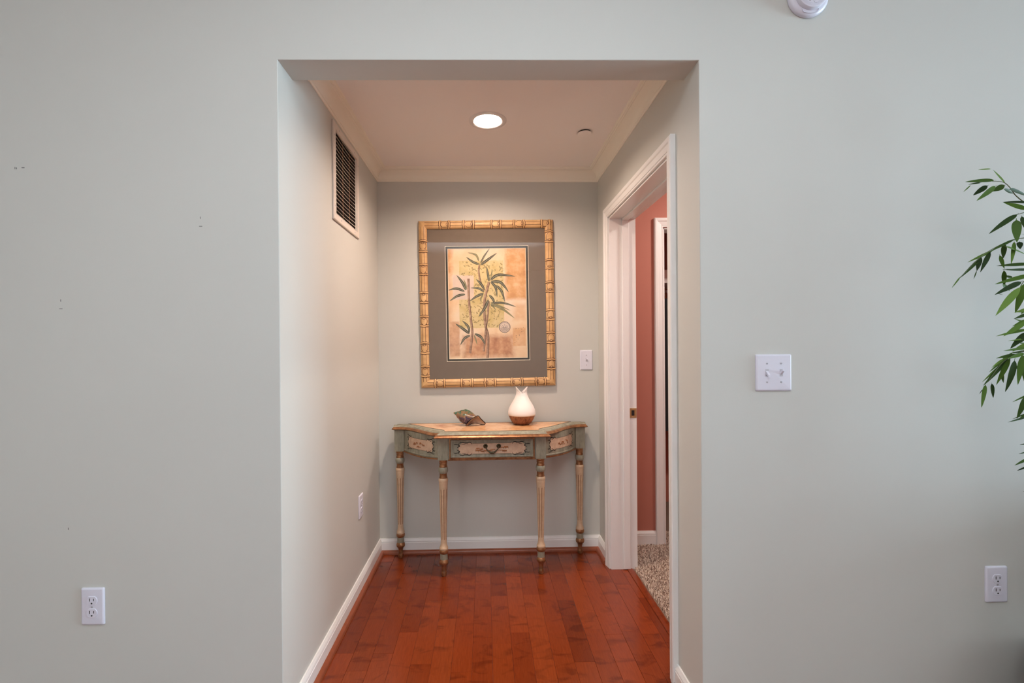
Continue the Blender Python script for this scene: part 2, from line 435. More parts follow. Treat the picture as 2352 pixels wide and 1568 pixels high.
# ------------------------------------------------------------------ the setting
def struct(name, mb, mats, smooth=None, bevel=None):
    return fixn(mb.build(name, mats, None, smooth, kind='structure', bevel=bevel))

# front wall of the living room, with the alcove opening
mb = MB()
OUT = [(LX0 - .12, 0), (0, 0), (0, HEAD), (R0[0], HEAD), (R0[0], 0), (LX1 + .12, 0), (LX1 + .12, LZ + .1), (LX0 - .12, LZ + .1)]
n = len(OUT); vs = [(x, 0, z) for x, z in OUT] + [(x, WT, z) for x, z in OUT]
mb.add(vs, [tuple(range(n)), tuple(range(n, 2 * n))[::-1]] + [(i, (i + 1) % n, (i + 1) % n + n, i + n) for i in range(n)])
wall_front = struct('wall_front', mb, 'wall')
bw = wall_front.data.attributes.new('bevel_weight_edge', 'FLOAT', 'EDGE')
for ed in wall_front.data.edges:
    a, b = (wall_front.data.vertices[i].co for i in ed.vertices)
    if a.y == 0 and b.y == 0 and all(-.01 < q.x < 1.37 and q.z <= HEAD + .01 for q in (a, b)): bw.data[ed.index].value = 1.0
bv = wall_front.modifiers.new('corner_bead', 'BEVEL'); bv.width = .0025; bv.segments = 3; bv.limit_method = 'WEIGHT'
# small nail marks left in the plaster
for (u, v, w, h) in ((34.5, 386, 1.5, 5), (38.2, 386.5, 1.5, 4), (53, 385, 6.5, 2), (460, 500, 1.5, 5), (461, 519.5, 7, 1.6), (139.5, 690, 1.5, 5), (140, 709, 7, 1.6), (157, 1214, 1.5, 5)):
    p = px(u, v, 'y', 0); a, b = w / 710 / 2, h / 710 / 2
    MB().box((p.x - a, -.0004, p.z - b), (p.x + a, .0005, p.z + b)).build('nail_mark', 'scuff', wall_front)

# alcove walls
T = .12
struct('wall_left', MB().prism([(L0[0], WT), L1, (L1[0] - T, L1[1] + T), (-T, WT)], 0, ACZ + .1), 'wall')
struct('wall_back', MB().prism([L1, R1, (R1[0], R1[1] + T), (L1[0] - T, L1[1] + T)], 0, ACZ + .1), 'wall')
rx = lambda y: R0[0] + (R1[0] - R0[0]) * y / R1[1]
mb = MB()
OUT = [(WT, 0), (DY0, 0), (DY0, DZ), (DY1, DZ), (DY1, 0), (R1[1] + T, 0), (R1[1] + T, ACZ + .1), (WT, ACZ + .1)]
n = len(OUT); vs = [(rx(y), y, z) for y, z in OUT] + [(R0[0] + RWT, y, z) for y, z in OUT]
mb.add(vs, [tuple(range(n)), tuple(range(n, 2 * n))] + [(i, (i + 1) % n, (i + 1) % n + n, i + n) for i in range(n)])
wall_right = struct('wall_right', mb, 'wall')
LAMP = (.680, .735)
def ring_hole_ceiling():
    """alcove ceiling with a round hole for the recessed lamp"""
    mb = MB(); seg = 32; r = .066
    poly = [(-.05, WT), (1.42, WT), (1.42, 1.43), (-.05, 1.43)]
    circ = [(LAMP[0] + r * math.cos(2 * math.pi * k / seg + math.pi / 4), LAMP[1] + r * math.sin(2 * math.pi * k / seg + math.pi / 4)) for k in range(seg)]
    vs = [(x, y, ACZ) for x, y in circ] + [(poly[2][0], poly[2][1], ACZ), (poly[3][0], poly[3][1], ACZ), (poly[0][0], poly[0][1], ACZ), (poly[1][0], poly[1][1], ACZ)]
    fs = []; q = seg // 4
    for s4 in range(4):
        a = seg + s4; b = seg + (s4 + 1) % 4
        fs.append([s4 * q + k for k in range(q)] + [(s4 + 1) * q % seg] + [b, a])
    mb.add(vs, fs)
    return mb
o = struct('ceiling', ring_hole_ceiling(), 'ceil')
for p in o.data.polygons:
    pass
# living room shell (behind the camera)
def wall_with_holes(name, axis, c0, c1, u0, u1, z1, holes, mat):
    mb = MB(); us = sorted(holes); segs = []; cur = u0
    def bx(a, b, za, zb):
        if b - a > 1e-6 and zb - za > 1e-6:
            mb.box((c0, a, za), (c1, b, zb)) if axis == 'x' else mb.box((a, c0, za), (b, c1, zb))
    for (a, b, za, zb) in us:
        bx(cur, a, 0, z1); bx(a, b, 0, za); bx(a, b, zb, z1); cur = b
    bx(cur, u1, 0, z1)
    return struct(name, mb, mat)
wall_with_holes('wall_living_right', 'x', LX1, LX1 + .12, LY0, 0, LZ, [WIN_R], 'wall')
wall_with_holes('wall_living_left', 'x', LX0 - .12, LX0, LY0, 0, LZ, [], 'wall')
wall_with_holes('wall_living_rear', 'y', LY0 - .12, LY0, LX0 - .12, LX1 + .12, LZ, list(WIN_B), 'wall')
struct('ceiling_living', MB().box((LX0 - .12, LY0 - .12, LZ), (LX1 + .12, -.0, LZ + .1)), 'ceil')
def window(name, axis, c, a, b, z0, z1):
    mb = MB(); f = .05
    def bx(p, q, za, zb, d=.03):
        return ((c - d, p, za), (c + d, q, zb)) if axis == 'x' else ((p, c - d, za), (q, c + d, zb))
    for r in (bx(a, a + f, z0, z1), bx(b - f, b, z0, z1), bx(a + f, b - f, z0, z0 + f), bx(a + f, b - f, z1 - f, z1), bx((a + b) / 2 - .02, (a + b) / 2 + .02, z0 + f, z1 - f), bx(a + f, (a + b) / 2 - .02, (z0 + z1) / 2 - .02, (z0 + z1) / 2 + .02), bx((a + b) / 2 + .02, b - f, (z0 + z1) / 2 - .02, (z0 + z1) / 2 + .02)):
        mb.box(*r)
    o = struct(name, mb, 'winframe')
    MB().box(*bx(a + f, b - f, z0 + f, z1 - f, .002)).build('pane', 'glass', o)
window('window_1', 'x', LX1 + .06, *WIN_R)
window('window_2', 'y', LY0 - .06, *WIN_B[0])
window('window_3', 'y', LY0 - .06, *WIN_B[1])

# hallway behind the door
HX0 = R0[0] + RWT
CLX0, CLX1, CLZ = 1.782, 2.55, 1.99                  # closet opening in the far hall wall
mb = MB()
OUT = [(HX0, 0), (CLX0, 0), (CLX0, CLZ), (CLX1, CLZ), (CLX1, 0), (HX1, 0), (HX1, HCZ), (HX0, HCZ)]
n = len(OUT); vs = [(x, HY1, z) for x, z in OUT] + [(x, HY1 + .11, z) for x, z in OUT]
mb.add(vs, [tuple(range(n)), tuple(range(n, 2 * n))] + [(i, (i + 1) % n, (i + 1) % n + n, i + n) for i in range(n)])
wall_hall_far = struct('wall_hall_far', mb, 'orange')
struct('wall_hall_right', MB().box((HX1, WT, 0), (HX1 + .1, HY1 + .9, HCZ)), 'orange')
struct('wall_hall_near', MB().box((HX0, WT, 0), (HX1, WT + .012, HCZ)), 'orange')
struct('ceiling_hall', MB().box((HX0, WT, HCZ), (HX1 + .1, HY1 + .9, HCZ + .1)), 'ceil')
struct('wall_closet_back', MB().box((HX0, HY1 + .8, 0), (HX1, HY1 + .9, HCZ)), 'orange')
struct('wall_closet_left', MB().box((HX0, HY1 + .11, 0), (HX0 + .1, HY1 + .8, HCZ)), 'orange')

# ---------------- floor: boards laid along the alcove
PW, PX0 = .0816, .0270
floor = struct('floor', MB().box((LX0 - .12, LY0 - .12, -.10), (1.47, 1.45, -.0165)), 'dark')
random.seed(5)
JOINTS = {}
for (u, v) in ((791, 1500), (936, 1451), (1056, 1543), (964, 1525), (1024, 1420), (1144, 1368), (1106, 1464), (1150, 1477), (1193, 1452), (1268, 1414), (1406, 1456), (1221, 1365), (1253, 1564), (1080, 1325), (890, 1290), (1330, 1520), (1350, 1310)):
    p = px(u, v, 'z', 0); JOINTS.setdefault(int((p.x - PX0) // PW), []).append(p.y)
def board(x0, x1, y0, y1, parent):
    g, b = .0003, .0007; x0 += g; x1 -= g; y0 += g; y1 -= g
    cx_, cy_ = (x0 + x1) / 2, (y0 + y1) / 2; hx, hy = (x1 - x0) / 2, (y1 - y0) / 2
    vs = [(sx * hx, sy * hy, -.016) for sx, sy in ((-1, -1), (1, -1), (1, 1), (-1, 1))] + [(sx * hx, sy * hy, -b * .6) for sx, sy in ((-1, -1), (1, -1), (1, 1), (-1, 1))] + [(sx * (hx - b), sy * hy, 0) for sx, sy in ((-1, -1), (1, -1), (1, 1), (-1, 1))]
    fs = [(3, 2, 1, 0), (8, 9, 10, 11)] + [(i + r, (i + 1) % 4 + r, (i + 1) % 4 + r + 4, i + r + 4) for r in (0, 4) for i in range(4)]
    MB().add(vs, fs).build('floor_board', 'floor', parent, loc=(cx_, cy_, random.uniform(-.00025, 0)))
FY0 = -.32
for i in range(-1, 18):
    x0, x1 = PX0 + PW * i, PX0 + PW * (i + 1)
    x1 = min(x1, 1.447)
    if x1 - x0 < .01: continue
    x0 = max(x0, -.005)
    js = sorted(JOINTS.get(i, []))
    if not js: js = [random.uniform(.2, 1.2)]
    last = js[0]
    while last > FY0 + .45: last -= random.uniform(.5, .75); js.insert(0, last)
    while js[-1] < .55: js.append(js[-1] + random.uniform(.4, .7))
    js = [j for j in js if FY0 + .08 < j < 1.28]
    ys = [FY0] + js + [1.372]
    for a, b in zip(ys, ys[1:]): board(x0, x1, a, b, floor)
# rest of the living room floor
mb = MB(); mb.box((LX0, LY0, -.0165), (LX1, FY0, 0)); mb.box((LX0, FY0, -.0165), (-.006, 0, 0)); mb.box((1.448, FY0, -.0165), (LX1, 0, 0))
struct('floor_living', mb, 'floor')
# hallway carpet
hc = struct('floor_hall', MB().box((1.471, WT, -.10), (HX1, HY1 + .8, .002)), 'carpet')
mb = MB(); rnd = random.Random(8)
STEP = .0060; x = 1.4935
while x < 2.02:
    y = .30
    while y < (HY1 - .012 if x < 1.79 else 1.6):
        cx_, cy_ = x + rnd.uniform(-.003, .003), y + rnd.uniform(-.003, .003); a = rnd.uniform(0, 6.28); r = rnd.uniform(.0024, .0038); h = rnd.uniform(.010, .0175)
        dx, dy = rnd.uniform(-.004, .004), rnd.uniform(-.004, .004)
        b3 = [(cx_ + r * math.cos(a + k * 2.094), cy_ + r * math.sin(a + k * 2.094), .001) for k in range(3)]
        t3 = [(cx_ + dx + r * .75 * math.cos(a + k * 2.094 + .6), cy_ + dy + r * .75 * math.sin(a + k * 2.094 + .6), h) for k in range(3)]
        mb.add(b3 + t3, [(0, 1, 4, 3), (1, 2, 5, 4), (2, 0, 3, 5), (3, 4, 5)])
        y += STEP
    x += STEP
mb.build('carpet_pile', 'pile', hc, kind='stuff')
# wooden reducer strip between boards and carpet
mb = sweep([(1.447, DY0 + .0), (1.447, DY1)], [(0, -.016), (0, .0005), (.002, .0045), (.014, .0052), (.028, .0042), (.040, .0012), (.046, -.004), (.046, -.016)], plan, side=1)
struct('trim_6', mb, 'floor', 30)

# ---------------- baseboards, shoe mouldings, crown
BB = [(0, 0), (0.014, 0), (0.014, .065), (.0112, .068), (.0112, .0705), (.0135, .072), (.0130, .076), (.0085, .082), (.006, .0888), (0, .0888)]
SH = [(.0125, 0), (.031, 0), (.0305, .008), (.027, .016), (.021, .0205), (.0125, .022)]
def bb_path(path, name, segs):
    struct('baseboard_' + name, sweep(path, BB, plan, segs=segs), 'trim', 30)
    struct('trim_shoe_' + name, sweep(path, SH, plan, segs=segs), 'shoe', 40)
P = [(-1.2, 0), (0, 0), L1, R1, (rx(DY1 + .06), DY1 + .0602)]
bb_path(P, 'left', [1]); bb_path(P, 'back', [2]); bb_path(P, 'right', [3])
bb_path([(rx(DY0), DY0 - .0602), (R0[0], 0), (LX1, 0)], 'right_end', [0]); bb_path([(rx(DY0), DY0 - .0602), (R0[0], 0), (LX1, 0)], 'front_right', [1])
bb_path([(LX0, 0), (0, 0), L1], 'front_left', [0])
CR = [(0, 0), (0, -.074), (.004, -.074), (.006, -.070), (.006, -.064), (.009, -.062), (.010, -.058)]
for k in range(7):
    a = math.pi / 2 * k / 6; CR.append((.046 - .036 * math.cos(a), -.058 + .040 * math.sin(a)))
CR += [(.046, -.014), (.052, -.013), (.0525, -.008), (.058, -.004), (.060, 0)]
cp = lambda x, y, d: (x, y, ACZ + d)
for nm, sg in (('left', 0), ('back', 1), ('right', 2)):
    struct('trim_crown_' + nm, sweep([(rx(0) * 0, WT), L1, R1, (rx(WT), WT)], CR, cp, segs=[sg]), 'crown', 25)

# ---------------- door casing, jamb, stop (right alcove wall)
CS = [(.005, 0), (.005, .010), (.008, .0115), (.012, .0115), (.013, .0095), (.016, .0095), (.018, .0125), (.028, .0145), (.044, .016), (.050, .0195), (.060, .021), (.068, .021), (.073, .018), (.073, 0)]
CS = [(o_ * .82, d_) for o_, d_ in CS]
cas = lambda y, z, d: (rx(y) - d, y, z)
DP = [(DY0, 0), (DY0, DZ), (DY1, DZ), (DY1, 0)]
cas_o = sweep(DP, CS, cas, side=-1)
door_frame = struct('door_1', cas_o, 'trim', 25)
# jamb lining and stop
jl = MB()
X0, X1 = rx(.6) - .001, HX0 + .002
JT = .006
jl.box((X0, DY0 - .001, .0), (X1, DY0 + JT, DZ)); jl.box((X0, DY1 - JT, .0), (X1, DY1 + .001, DZ)); jl.box((X0, DY0, DZ - JT), (X1, DY1, DZ + .001))
jl.build('door_jamb', 'trim', door_frame)
st = MB(); S0, S1 = 1.430, 1.466
st.box((S0, DY0 + JT, .005), (S1, DY0 + JT + .011, DZ - JT)); st.box((S0, DY1 - JT - .011, .005), (S1, DY1 - JT, DZ - JT)); st.box((S0, DY0 + JT, DZ - JT - .011), (S1, DY1 - JT, DZ - JT))
st.build('door_stop', 'trim', door_frame, bevel=.002)
# strike plate
ya = DY1 - JT
sp = MB().box((1.4675, ya - .0018, .850), (HX0 + .001, ya, .905)).build('strike_plate', 'brass', door_frame, bevel=.0008)
MB().box((1.478, ya - .0024, .863), (1.494, ya - .0017, .893)).build('latch_hole', 'dark', sp)
for zz in (.856, .899):
    MB().lathe([(.0026, 0), (.0026, .0006), (.0012, .0012)], 10).build('screw', 'brass', sp, loc=(1.484, ya - .0018, zz)).rotation_euler = (math.pi / 2, 0, 0)
# far hall casing (closet opening) and baseboard
hal = lambda x, z, d: (x, HY1 - d, z)
d2 = struct('door_2', sweep([(CLX0, 0), (CLX0, CLZ), (CLX1, CLZ), (CLX1, 0)], [(o, d) for o, d in CS], hal, side=-1), 'trim', 25)
jb = MB(); jb.box((CLX0 - .001, HY1, 0), (CLX0 + .006, HY1 + .112, CLZ)); jb.box((CLX1 - .006, HY1, 0), (CLX1 + .001, HY1 + .112, CLZ)); jb.box((CLX0, HY1, CLZ - .006), (CLX1, HY1 + .112, CLZ + .001)); jb.build('door_jamb', 'trim', d2)
struct('baseboard_hall', sweep([(HX0, HY1), (CLX0 - .0600, HY1)], BB, lambda x, y, d: (x, y, d + .004), segs=[0]), 'trim', 30)
# closet shelf with a box, and a hanging dark garment below
cy0 = HY1 + .42
sh = MB().box((HX0 + .1, cy0, 1.70), (HX1, HY1 + .8, 1.735)).build('closet_shelf', 'trim', None, bevel=.002)
tag(sh, 'white wooden closet shelf beyond the hallway opening', 'shelf')
sb = MB().box((1.86, cy0 + .03, 1.735), (2.2, HY1 + .78, 1.80)).build('storage_box', 'trim', None, bevel=.003)
tag(sb, 'low white box lying on the closet shelf', 'box')
def garment():
    mb = MB(); rows = []
    for z, w in ((1.60, .05), (1.585, .17), (1.52, .2), (1.2, .21), (.8, .22), (.62, .23)):
        ring = []
        for j in range(20):
            a = 2 * math.pi * j / 20; rr = 1 + .08 * math.sin(5 * a + z * 3)
            ring.append((2.02 + w * rr * math.cos(a), cy0 + .16 + .06 * rr * math.sin(a), z))
        rows.append(ring)
    vs = [v for r in rows for v in r]; fs = [(i * 20 + j, i * 20 + (j + 1) % 20, (i + 1) * 20 + (j + 1) % 20, (i + 1) * 20 + j) for i in range(len(rows) - 1) for j in range(20)]
    fs += [tuple(range(20)), tuple(range((len(rows) - 1) * 20, len(rows) * 20))]
    mb.add(vs, fs); return mb
gr = empty('hanging_coat', (0, 0, 0), 'dark coat hanging under the closet shelf', 'coat')
fixn(garment().build('coat_body', 'cloth', gr, 60))
MB().tube([(2.02, cy0 + .16, 1.58), (2.02, cy0 + .16, 1.664), (2.02, cy0 + .185, 1.690), (2.02, cy0 + .21, 1.664)], .0022, 6).build('hanger_hook', 'brass', gr, 60)
rod = MB().tube([(HX0 + .1, cy0 + .185, 1.66), (HX1, cy0 + .185, 1.66)], .0105, 12).build('closet_rod', 'screw', None, 40); tag(rod, 'round metal closet rod under the white shelf', 'rod')

# ------------------------------------------------------------------ electrical plates
def rounded(w, h, r, n=4):
    pts = []
    for cx_, cy_, a0 in ((w - r, h - r, 0), (-w + r, h - r, 90), (-w + r, -h + r, 180), (w - r, -h + r, 270)):
        for k in range(n + 1):
            a = math.radians(a0 + 90 * k / n); pts.append((cx_ + r * math.cos(a), cy_ + r * math.sin(a)))
    return pts
def loft(rings, mat=0, cap=True):
    mb = MB(); n = len(rings[0]); vs = [v for r in rings for v in r]
    fs = [(i * n + j, i * n + (j + 1) % n, (i + 1) * n + (j + 1) % n, (i + 1) * n + j) for i in range(len(rings) - 1) for j in range(n)]
    if cap: fs += [tuple(range((len(rings) - 1) * n, len(rings) * n))]
    return mb.add(vs, fs, mat)
def plate_mesh(w, h):
    """wall plate in local x-z, front towards -y"""
    rg = lambda dw, y: [(x, -y, z) for x, z in rounded(w / 2 - dw, h / 2 - dw, .0035)]
    return loft([rg(0, 0), rg(0, .0028), rg(.0012, .0046), rg(.0042, .0062), rg(.006, .0064)])
def screw(parent, x, z, y=-.0064):
    o = MB().lathe([(.0034, 0), (.0034, .0005), (.002, .0012)], 12).build('screw', 'screw', parent, 50, loc=(x, y, z)); o.rotation_euler = (math.pi / 2, 0, 0)
    MB().box((-.0028, -.0004, .0011), (.0028, .0004, .00135)).build('screw_slot', 'dark', o)
def receptacle(parent, z):
    pts = []
    for k in range(28):
        a = 2 * math.pi * k / 28; x, y = .0172 * math.cos(a), .0172 * math.sin(a); pts.append((x, max(-.0142, min(.0142, y))))
    f = fixn(loft([[(x, -.0060, zz) for x, zz in pts], [(x, -.0074, zz) for x, zz in pts], [(x * .95, -.0082, zz * .95) for x, zz in pts]]).build('receptacle_face', 'plate', parent, 40, loc=(0, 0, z)))
    for x, hh in ((-.0064, .0048), (.0064, .0038)):
        MB().box((x - .0011, -.0085, .0035 - hh), (x + .0011, -.0080, .0035 + hh)).build('slot', 'dark', f)
    MB().lathe([(.0026, 0), (.0026, .0005)], 12).build('ground_hole', 'dark', f, loc=(0, -.0080, -.0078)).rotation_euler = (math.pi / 2, 0, 0)
def outlet(loc, rz, label, w=.0725, h=.118):
    e = empty('wall_outlet', loc, label, 'outlet', 'electrical outlets on the walls', rz)
    fixn(plate_mesh(w, h).build('plate', 'plate', e, 35))
    receptacle(e, .0196); receptacle(e, -.0196); screw(e, 0, 0)
    return e
def toggle(parent, x, up):
    sl = MB().box((x - .0052, -.0068, -.0118), (x + .0052, -.0060, .0118)).build('toggle_slot', 'screw', parent)
    s = 1 if up else -1
    vs = []
    for (y, z, hw, hh) in ((-.0062, 0, .0040, .0062), (-.0125, s * .0042, .0038, .0046), (-.0185, s * .0092, .0032, .0034)):
        vs += [(x - hw, y, z - hh), (x + hw, y, z - hh), (x + hw, y, z + hh), (x - hw, y, z + hh)]
    fs = [(i * 4 + j, i * 4 + (j + 1) % 4, i * 4 + (j + 1) % 4 + 4, i * 4 + j + 4) for i in range(2) for j in range(4)] + [(8, 9, 10, 11), (3, 2, 1, 0)]
    fixn(MB().add(vs, fs).build('toggle', 'plate', parent, bevel=.0008))
outlet((-.5995, -.0002, .440), 0, 'white duplex outlet low on the bare stretch of front wall, no plant near')
outlet((2.3305, -.0002, .468), 0, 'white duplex outlet low on the front wall below the bamboo plant')
pt = Vector((.0003 + .009 * .926 / 1.358, .926, .436))
outlet(tuple(pt), math.radians(90) - math.atan2(.009, 1.358), 'white duplex outlet on the alcove side wall under the air grille')
e = empty('light_switch', (1.597, -.0002, 1.1678), 'white double toggle light switch on the front wall beside the opening', 'light switch')
fixn(plate_mesh(.1168, .1188).build('plate', 'plate', e, 35))
for x, up in ((-.0232, False), (.0232, True)):
    toggle(e, x, up); screw(e, x, .0302); screw(e, x, -.0302)
byw = lambda x: L1[1] + (R1[1] - L1[1]) * (x - L1[0]) / (R1[0] - L1[0])
e = empty('light_switch', (1.2832, byw(1.2832) - .0003, 1.1678), 'white single toggle light switch on the back wall beside the bamboo picture', 'light switch', rz=math.atan2(R1[1] - L1[1], R1[0] - L1[0]))
fixn(plate_mesh(.0765, .1215).build('plate', 'plate', e, 35)); toggle(e, 0, True); screw(e, 0, .0302); screw(e, 0, -.0302)

# ------------------------------------------------------------------ smoke alarm on the front wall
sx, sz = 1.7145, 2.3850
e = empty('smoke_alarm', (sx, -.0002, sz), 'round white smoke alarm mounted high on the front wall', 'smoke alarm')
def ylathe(name, prof, mat, parent, seg=48, loc=(0, 0, 0), smooth=35, mats=None):
    o = fixn(MB().lathe(prof, seg).build(name, mat, parent, smooth, loc=loc)); o.rotation_euler = (math.pi / 2, 0, 0); return o
ylathe('base', [(.064, 0), (.0655, .003), (.0655, .009), (.062, .0145), (.055, .018), (.046, .0195)], 'plate', e)
b = ylathe('body', [(.0505, .016), (.0500, .0275), (.0480, .0310), (.0450, .0322)], 'plate', e)
for r in (.0435, .0410, .0385, .036):
    mbr = MB(); mbr.tube([(r * math.cos(2 * math.pi * k / 40), r * math.sin(2 * math.pi * k / 40), .0322) for k in range(40)], .0006, 6, closed=True); mbr.build('ridge', 'plate', b, 60)
MB().lathe([(.0026, 0), (.0026, .0006)], 12).build('indicator_hole', 'dark', b, loc=(-.011, -.0265, .0321))
mbr = MB(); mbr.tube([(.0068 * math.cos(math.radians(a)), .0068 * math.sin(math.radians(a)), 0) for a in range(60, 301, 20)], .0006, 6); mbr.build('embossed_mark', 'screw', b, 60, loc=(.0085, -.0290, .0323))
mbc = MB(); mbc.tube(spline([(-.027, -.0450, .0190), (-.023, -.0535, .0180), (-.009, -.0575, .0170), (.009, -.0575, .0170), (.023, -.0535, .0180), (.027, -.0450, .0190)], 5), .0011, 6)
o = mbc.build('release_tab', 'plate', e, 60); o.rotation_euler = (math.pi / 2, 0, 0)

# ------------------------------------------------------------------ recessed lamp and sprinkler cover
e = empty('recessed_light', (LAMP[0], LAMP[1], ACZ), 'glowing round recessed ceiling light in the alcove', 'ceiling light')
tr = MB(); tr.lathe([(.0655, .070), (.0655, -.001), (.070, -.0045), (.084, -.0045), (.090, -.0015), (.090, .0)], 48, caps=False); fixn(tr.build('trim_ring', 'trim', e, 40))
MB().lathe([(.066, .058), (.066, .072), (.001, .072)], 32, caps=False).build('can_top', 'trim', e)
ln = MB(); ln.lathe([(.001, .020), (.025, .0215), (.045, .0245), (.058, .029), (.064, .033), (.064, .036), (.001, .037)], 32, caps=False); fixn(ln.build('lens', 'lens', e, 60))
sp_ = px(1342.5, 303, 'z', ACZ)
e = MB(); e.lathe([(.0330, -.0065), (.0352, -.0072), (.0355, -.0090), (.0340, -.0110), (.012, -.0118)], 32); o = fixn(e.build('sprinkler_cover', 'ceil', None, 40, loc=(sp_.x, sp_.y, ACZ)))
fixn(MB().lathe([(.031, -.0002), (.031, -.0068)], 28).build('shadow_gap_cup', 'cavity', o))  # near-black cup: the shadow gap above the cover put into colour
tag(o, 'small flat round sprinkler cover plate on the alcove ceiling', 'sprinkler cover')

# ------------------------------------------------------------------ return-air grille on the alcove's left wall
GY0, GY1, GZ0, GZ1 = .522, .920, 1.816, 2.2455
IY0, IY1, IZ0, IZ1 = .5555, .872, 1.856, 2.2155
lx = lambda y: L1[0] * y / L1[1]
e = empty('air_grille', (lx(.72), .72, GZ0), 'white return air grille with horizontal slats high on the alcove wall', 'air vent')
e.rotation_euler = (0, 0, -math.atan2(L1[0], L1[1]))
gm = lambda y, z, d: (d, y - .72, z - GZ0)
FR = [(0, 0), (0, .006), (.003, .0085), (.030, .0085), (.0325, .004), (.0325, 0)]
fr = sweep([(GY0, GZ0), (GY0, GZ1), (GY1, GZ1), (GY1, GZ0)], FR, gm, closed=True, side=1)
fixn(fr.build('frame', 'grille', e, 30))
MB().box((.0004, IY0 - .72, IZ0 - GZ0), (.0012, IY1 - .72, IZ1 - GZ0)).build('duct_opening', 'cavity', e)
NS = 20
for k in range(NS):
    zc = IZ0 + (IZ1 - IZ0) * (k + .5) / NS; mb = MB(); rows = []; nseg = 10
    for j in range(nseg + 1):
        t = j / nseg; y = IY0 + (IY1 - IY0) * t; sag = -.0045 * math.sin(math.pi * t) * (.5 + k / NS * .6)
        for (d, z) in ((.0095, -.0046), (.0100, -.0036), (.0022, .0040), (.0016, .0030)):
            rows.append(gm(y, zc + z + sag, d - .0012 * math.sin(math.pi * t)))
    fs = [(j * 4 + a, j * 4 + (a + 1) % 4, (j + 1) * 4 + (a + 1) % 4, (j + 1) * 4 + a) for j in range(nseg) for a in range(4)] + [(3, 2, 1, 0), tuple(nseg * 4 + a for a in range(4))]
    fixn(mb.add(rows, fs).build('slat', 'grille', e))
for t in (.36, .68):
    y = IY0 + (IY1 - IY0) * t - .72; MB().box((.0012, y - .004, IZ0 - GZ0), (.0020, y + .004, IZ1 - GZ0)).build('rear_bar', 'groove', e)
for y, z in ((GY0 + .016, GZ0 + .06), (GY0 + .016, GZ1 - .06), (GY1 - .016, GZ0 + .06), (GY1 - .016, GZ1 - .06), (GY0 + .10, GZ0 + .016), (GY1 - .08, GZ0 + .016), (GY0 + .08, GZ1 - .016), (GY1 - .08, GZ1 - .016)):
    o = MB().lathe([(.0036, 0), (.0036, .0004), (.0022, .0013)], 12).build('screw', 'screw', e, 50, loc=gm(y, z, .0085)); o.rotation_euler = (0, math.pi / 2, 0)

# ------------------------------------------------------------------ framed bamboo print
PW_, PH_ = .820, 1.0150; FWID = .0500
pc = (.6805, 1.5180)
pic = empty('framed_picture', (pc[0], byw(pc[0]) - .0035, pc[1] - PH_ / 2), 'bamboo print in a carved tan bamboo frame hanging on the back wall', 'picture')
pic.rotation_euler = (0, -.0105, math.atan2(R1[1] - L1[1], R1[0] - L1[0]))
pl = lambda x, z, d: (x, -d, z + PH_ / 2)              # local picture plane, d = distance in front of the wall
# photo pixel -> picture plane (least-squares affine from the four frame corners)
_A = np.array([[961, 506, 1], [1273, 503, 1], [971, 891, 1], [1278, 885, 1]], float)
_B = np.array([[-PW_ / 2, PH_ / 2], [PW_ / 2, PH_ / 2], [-PW_ / 2, -PH_ / 2], [PW_ / 2, -PH_ / 2]])
_X = np.linalg.lstsq(_A, _B, rcond=None)[0]
def pp(u, v): r = np.array([u, v, 1.0]) @ _X; return (float(r[0]), float(r[1]))
def pc2(x, y): return pp(940 + x * .26786, 490 + y * .26786)      # from the enlarged crop used for tracing
ax, az = PW_ / 2, PH_ / 2
FD = .026                                              # frame depth
prof = [(0, 0), (0, .010)] + [(FWID / 2 - FWID / 2 * math.cos(math.pi * k / 10), .010 + (FD - .010) * math.sin(math.pi * k / 10)) for k in range(1, 10)] + [(FWID, .010), (FWID, 0)]
LOOP = [(-ax, -az), (-ax, az), (ax, az), (ax, -az)]
SIDES = {}
for i, nm in enumerate(('left', 'top', 'right', 'bottom')):
    SIDES[nm] = fixn(sweep(LOOP, prof, pl, closed=True, segs=[i], side=1).build('frame_rail', 'bamboo', pic, 40))
def rail_map(side):
    """(s, a): s along the rail in picture coordinates, a across 0..1 from the outer edge -> surface point"""
    def f(s, a, lift):
        a = min(.97, max(.03, a)); ang = math.pi * a; o = FWID / 2 - FWID / 2 * math.cos(ang); h = .010 + (FD - .010) * math.sin(ang)
        o -= math.cos(ang) * lift * 1.0; h += (.35 + .65 * math.sin(ang)) * lift
        if side == 'left': return pl(-ax + o, s, h)
        if side == 'right': return pl(ax - o, s, h)
        if side == 'top': return pl(s, az - o, h)
        return pl(s, -az + o, h)
    return f
def band(mb, fn, s0, s1, lift, mat, wob=None, n=12):
    """raised band across the rail with its own edges"""
    vs = []
    for k in range(n + 1):
        a = .03 + .94 * k / n; w = wob(a) if wob else 0
        vs += [fn(s0 + w, a, 0), fn(s0 + w + (s1 - s0) * .2, a, lift), fn(s1 + w - (s1 - s0) * .2, a, lift), fn(s1 + w, a, 0)]
    mb.add(vs, [(k * 4 + j, k * 4 + j + 1, k * 4 + j + 5, k * 4 + j + 4) for k in range(n) for j in range(3)], mat)
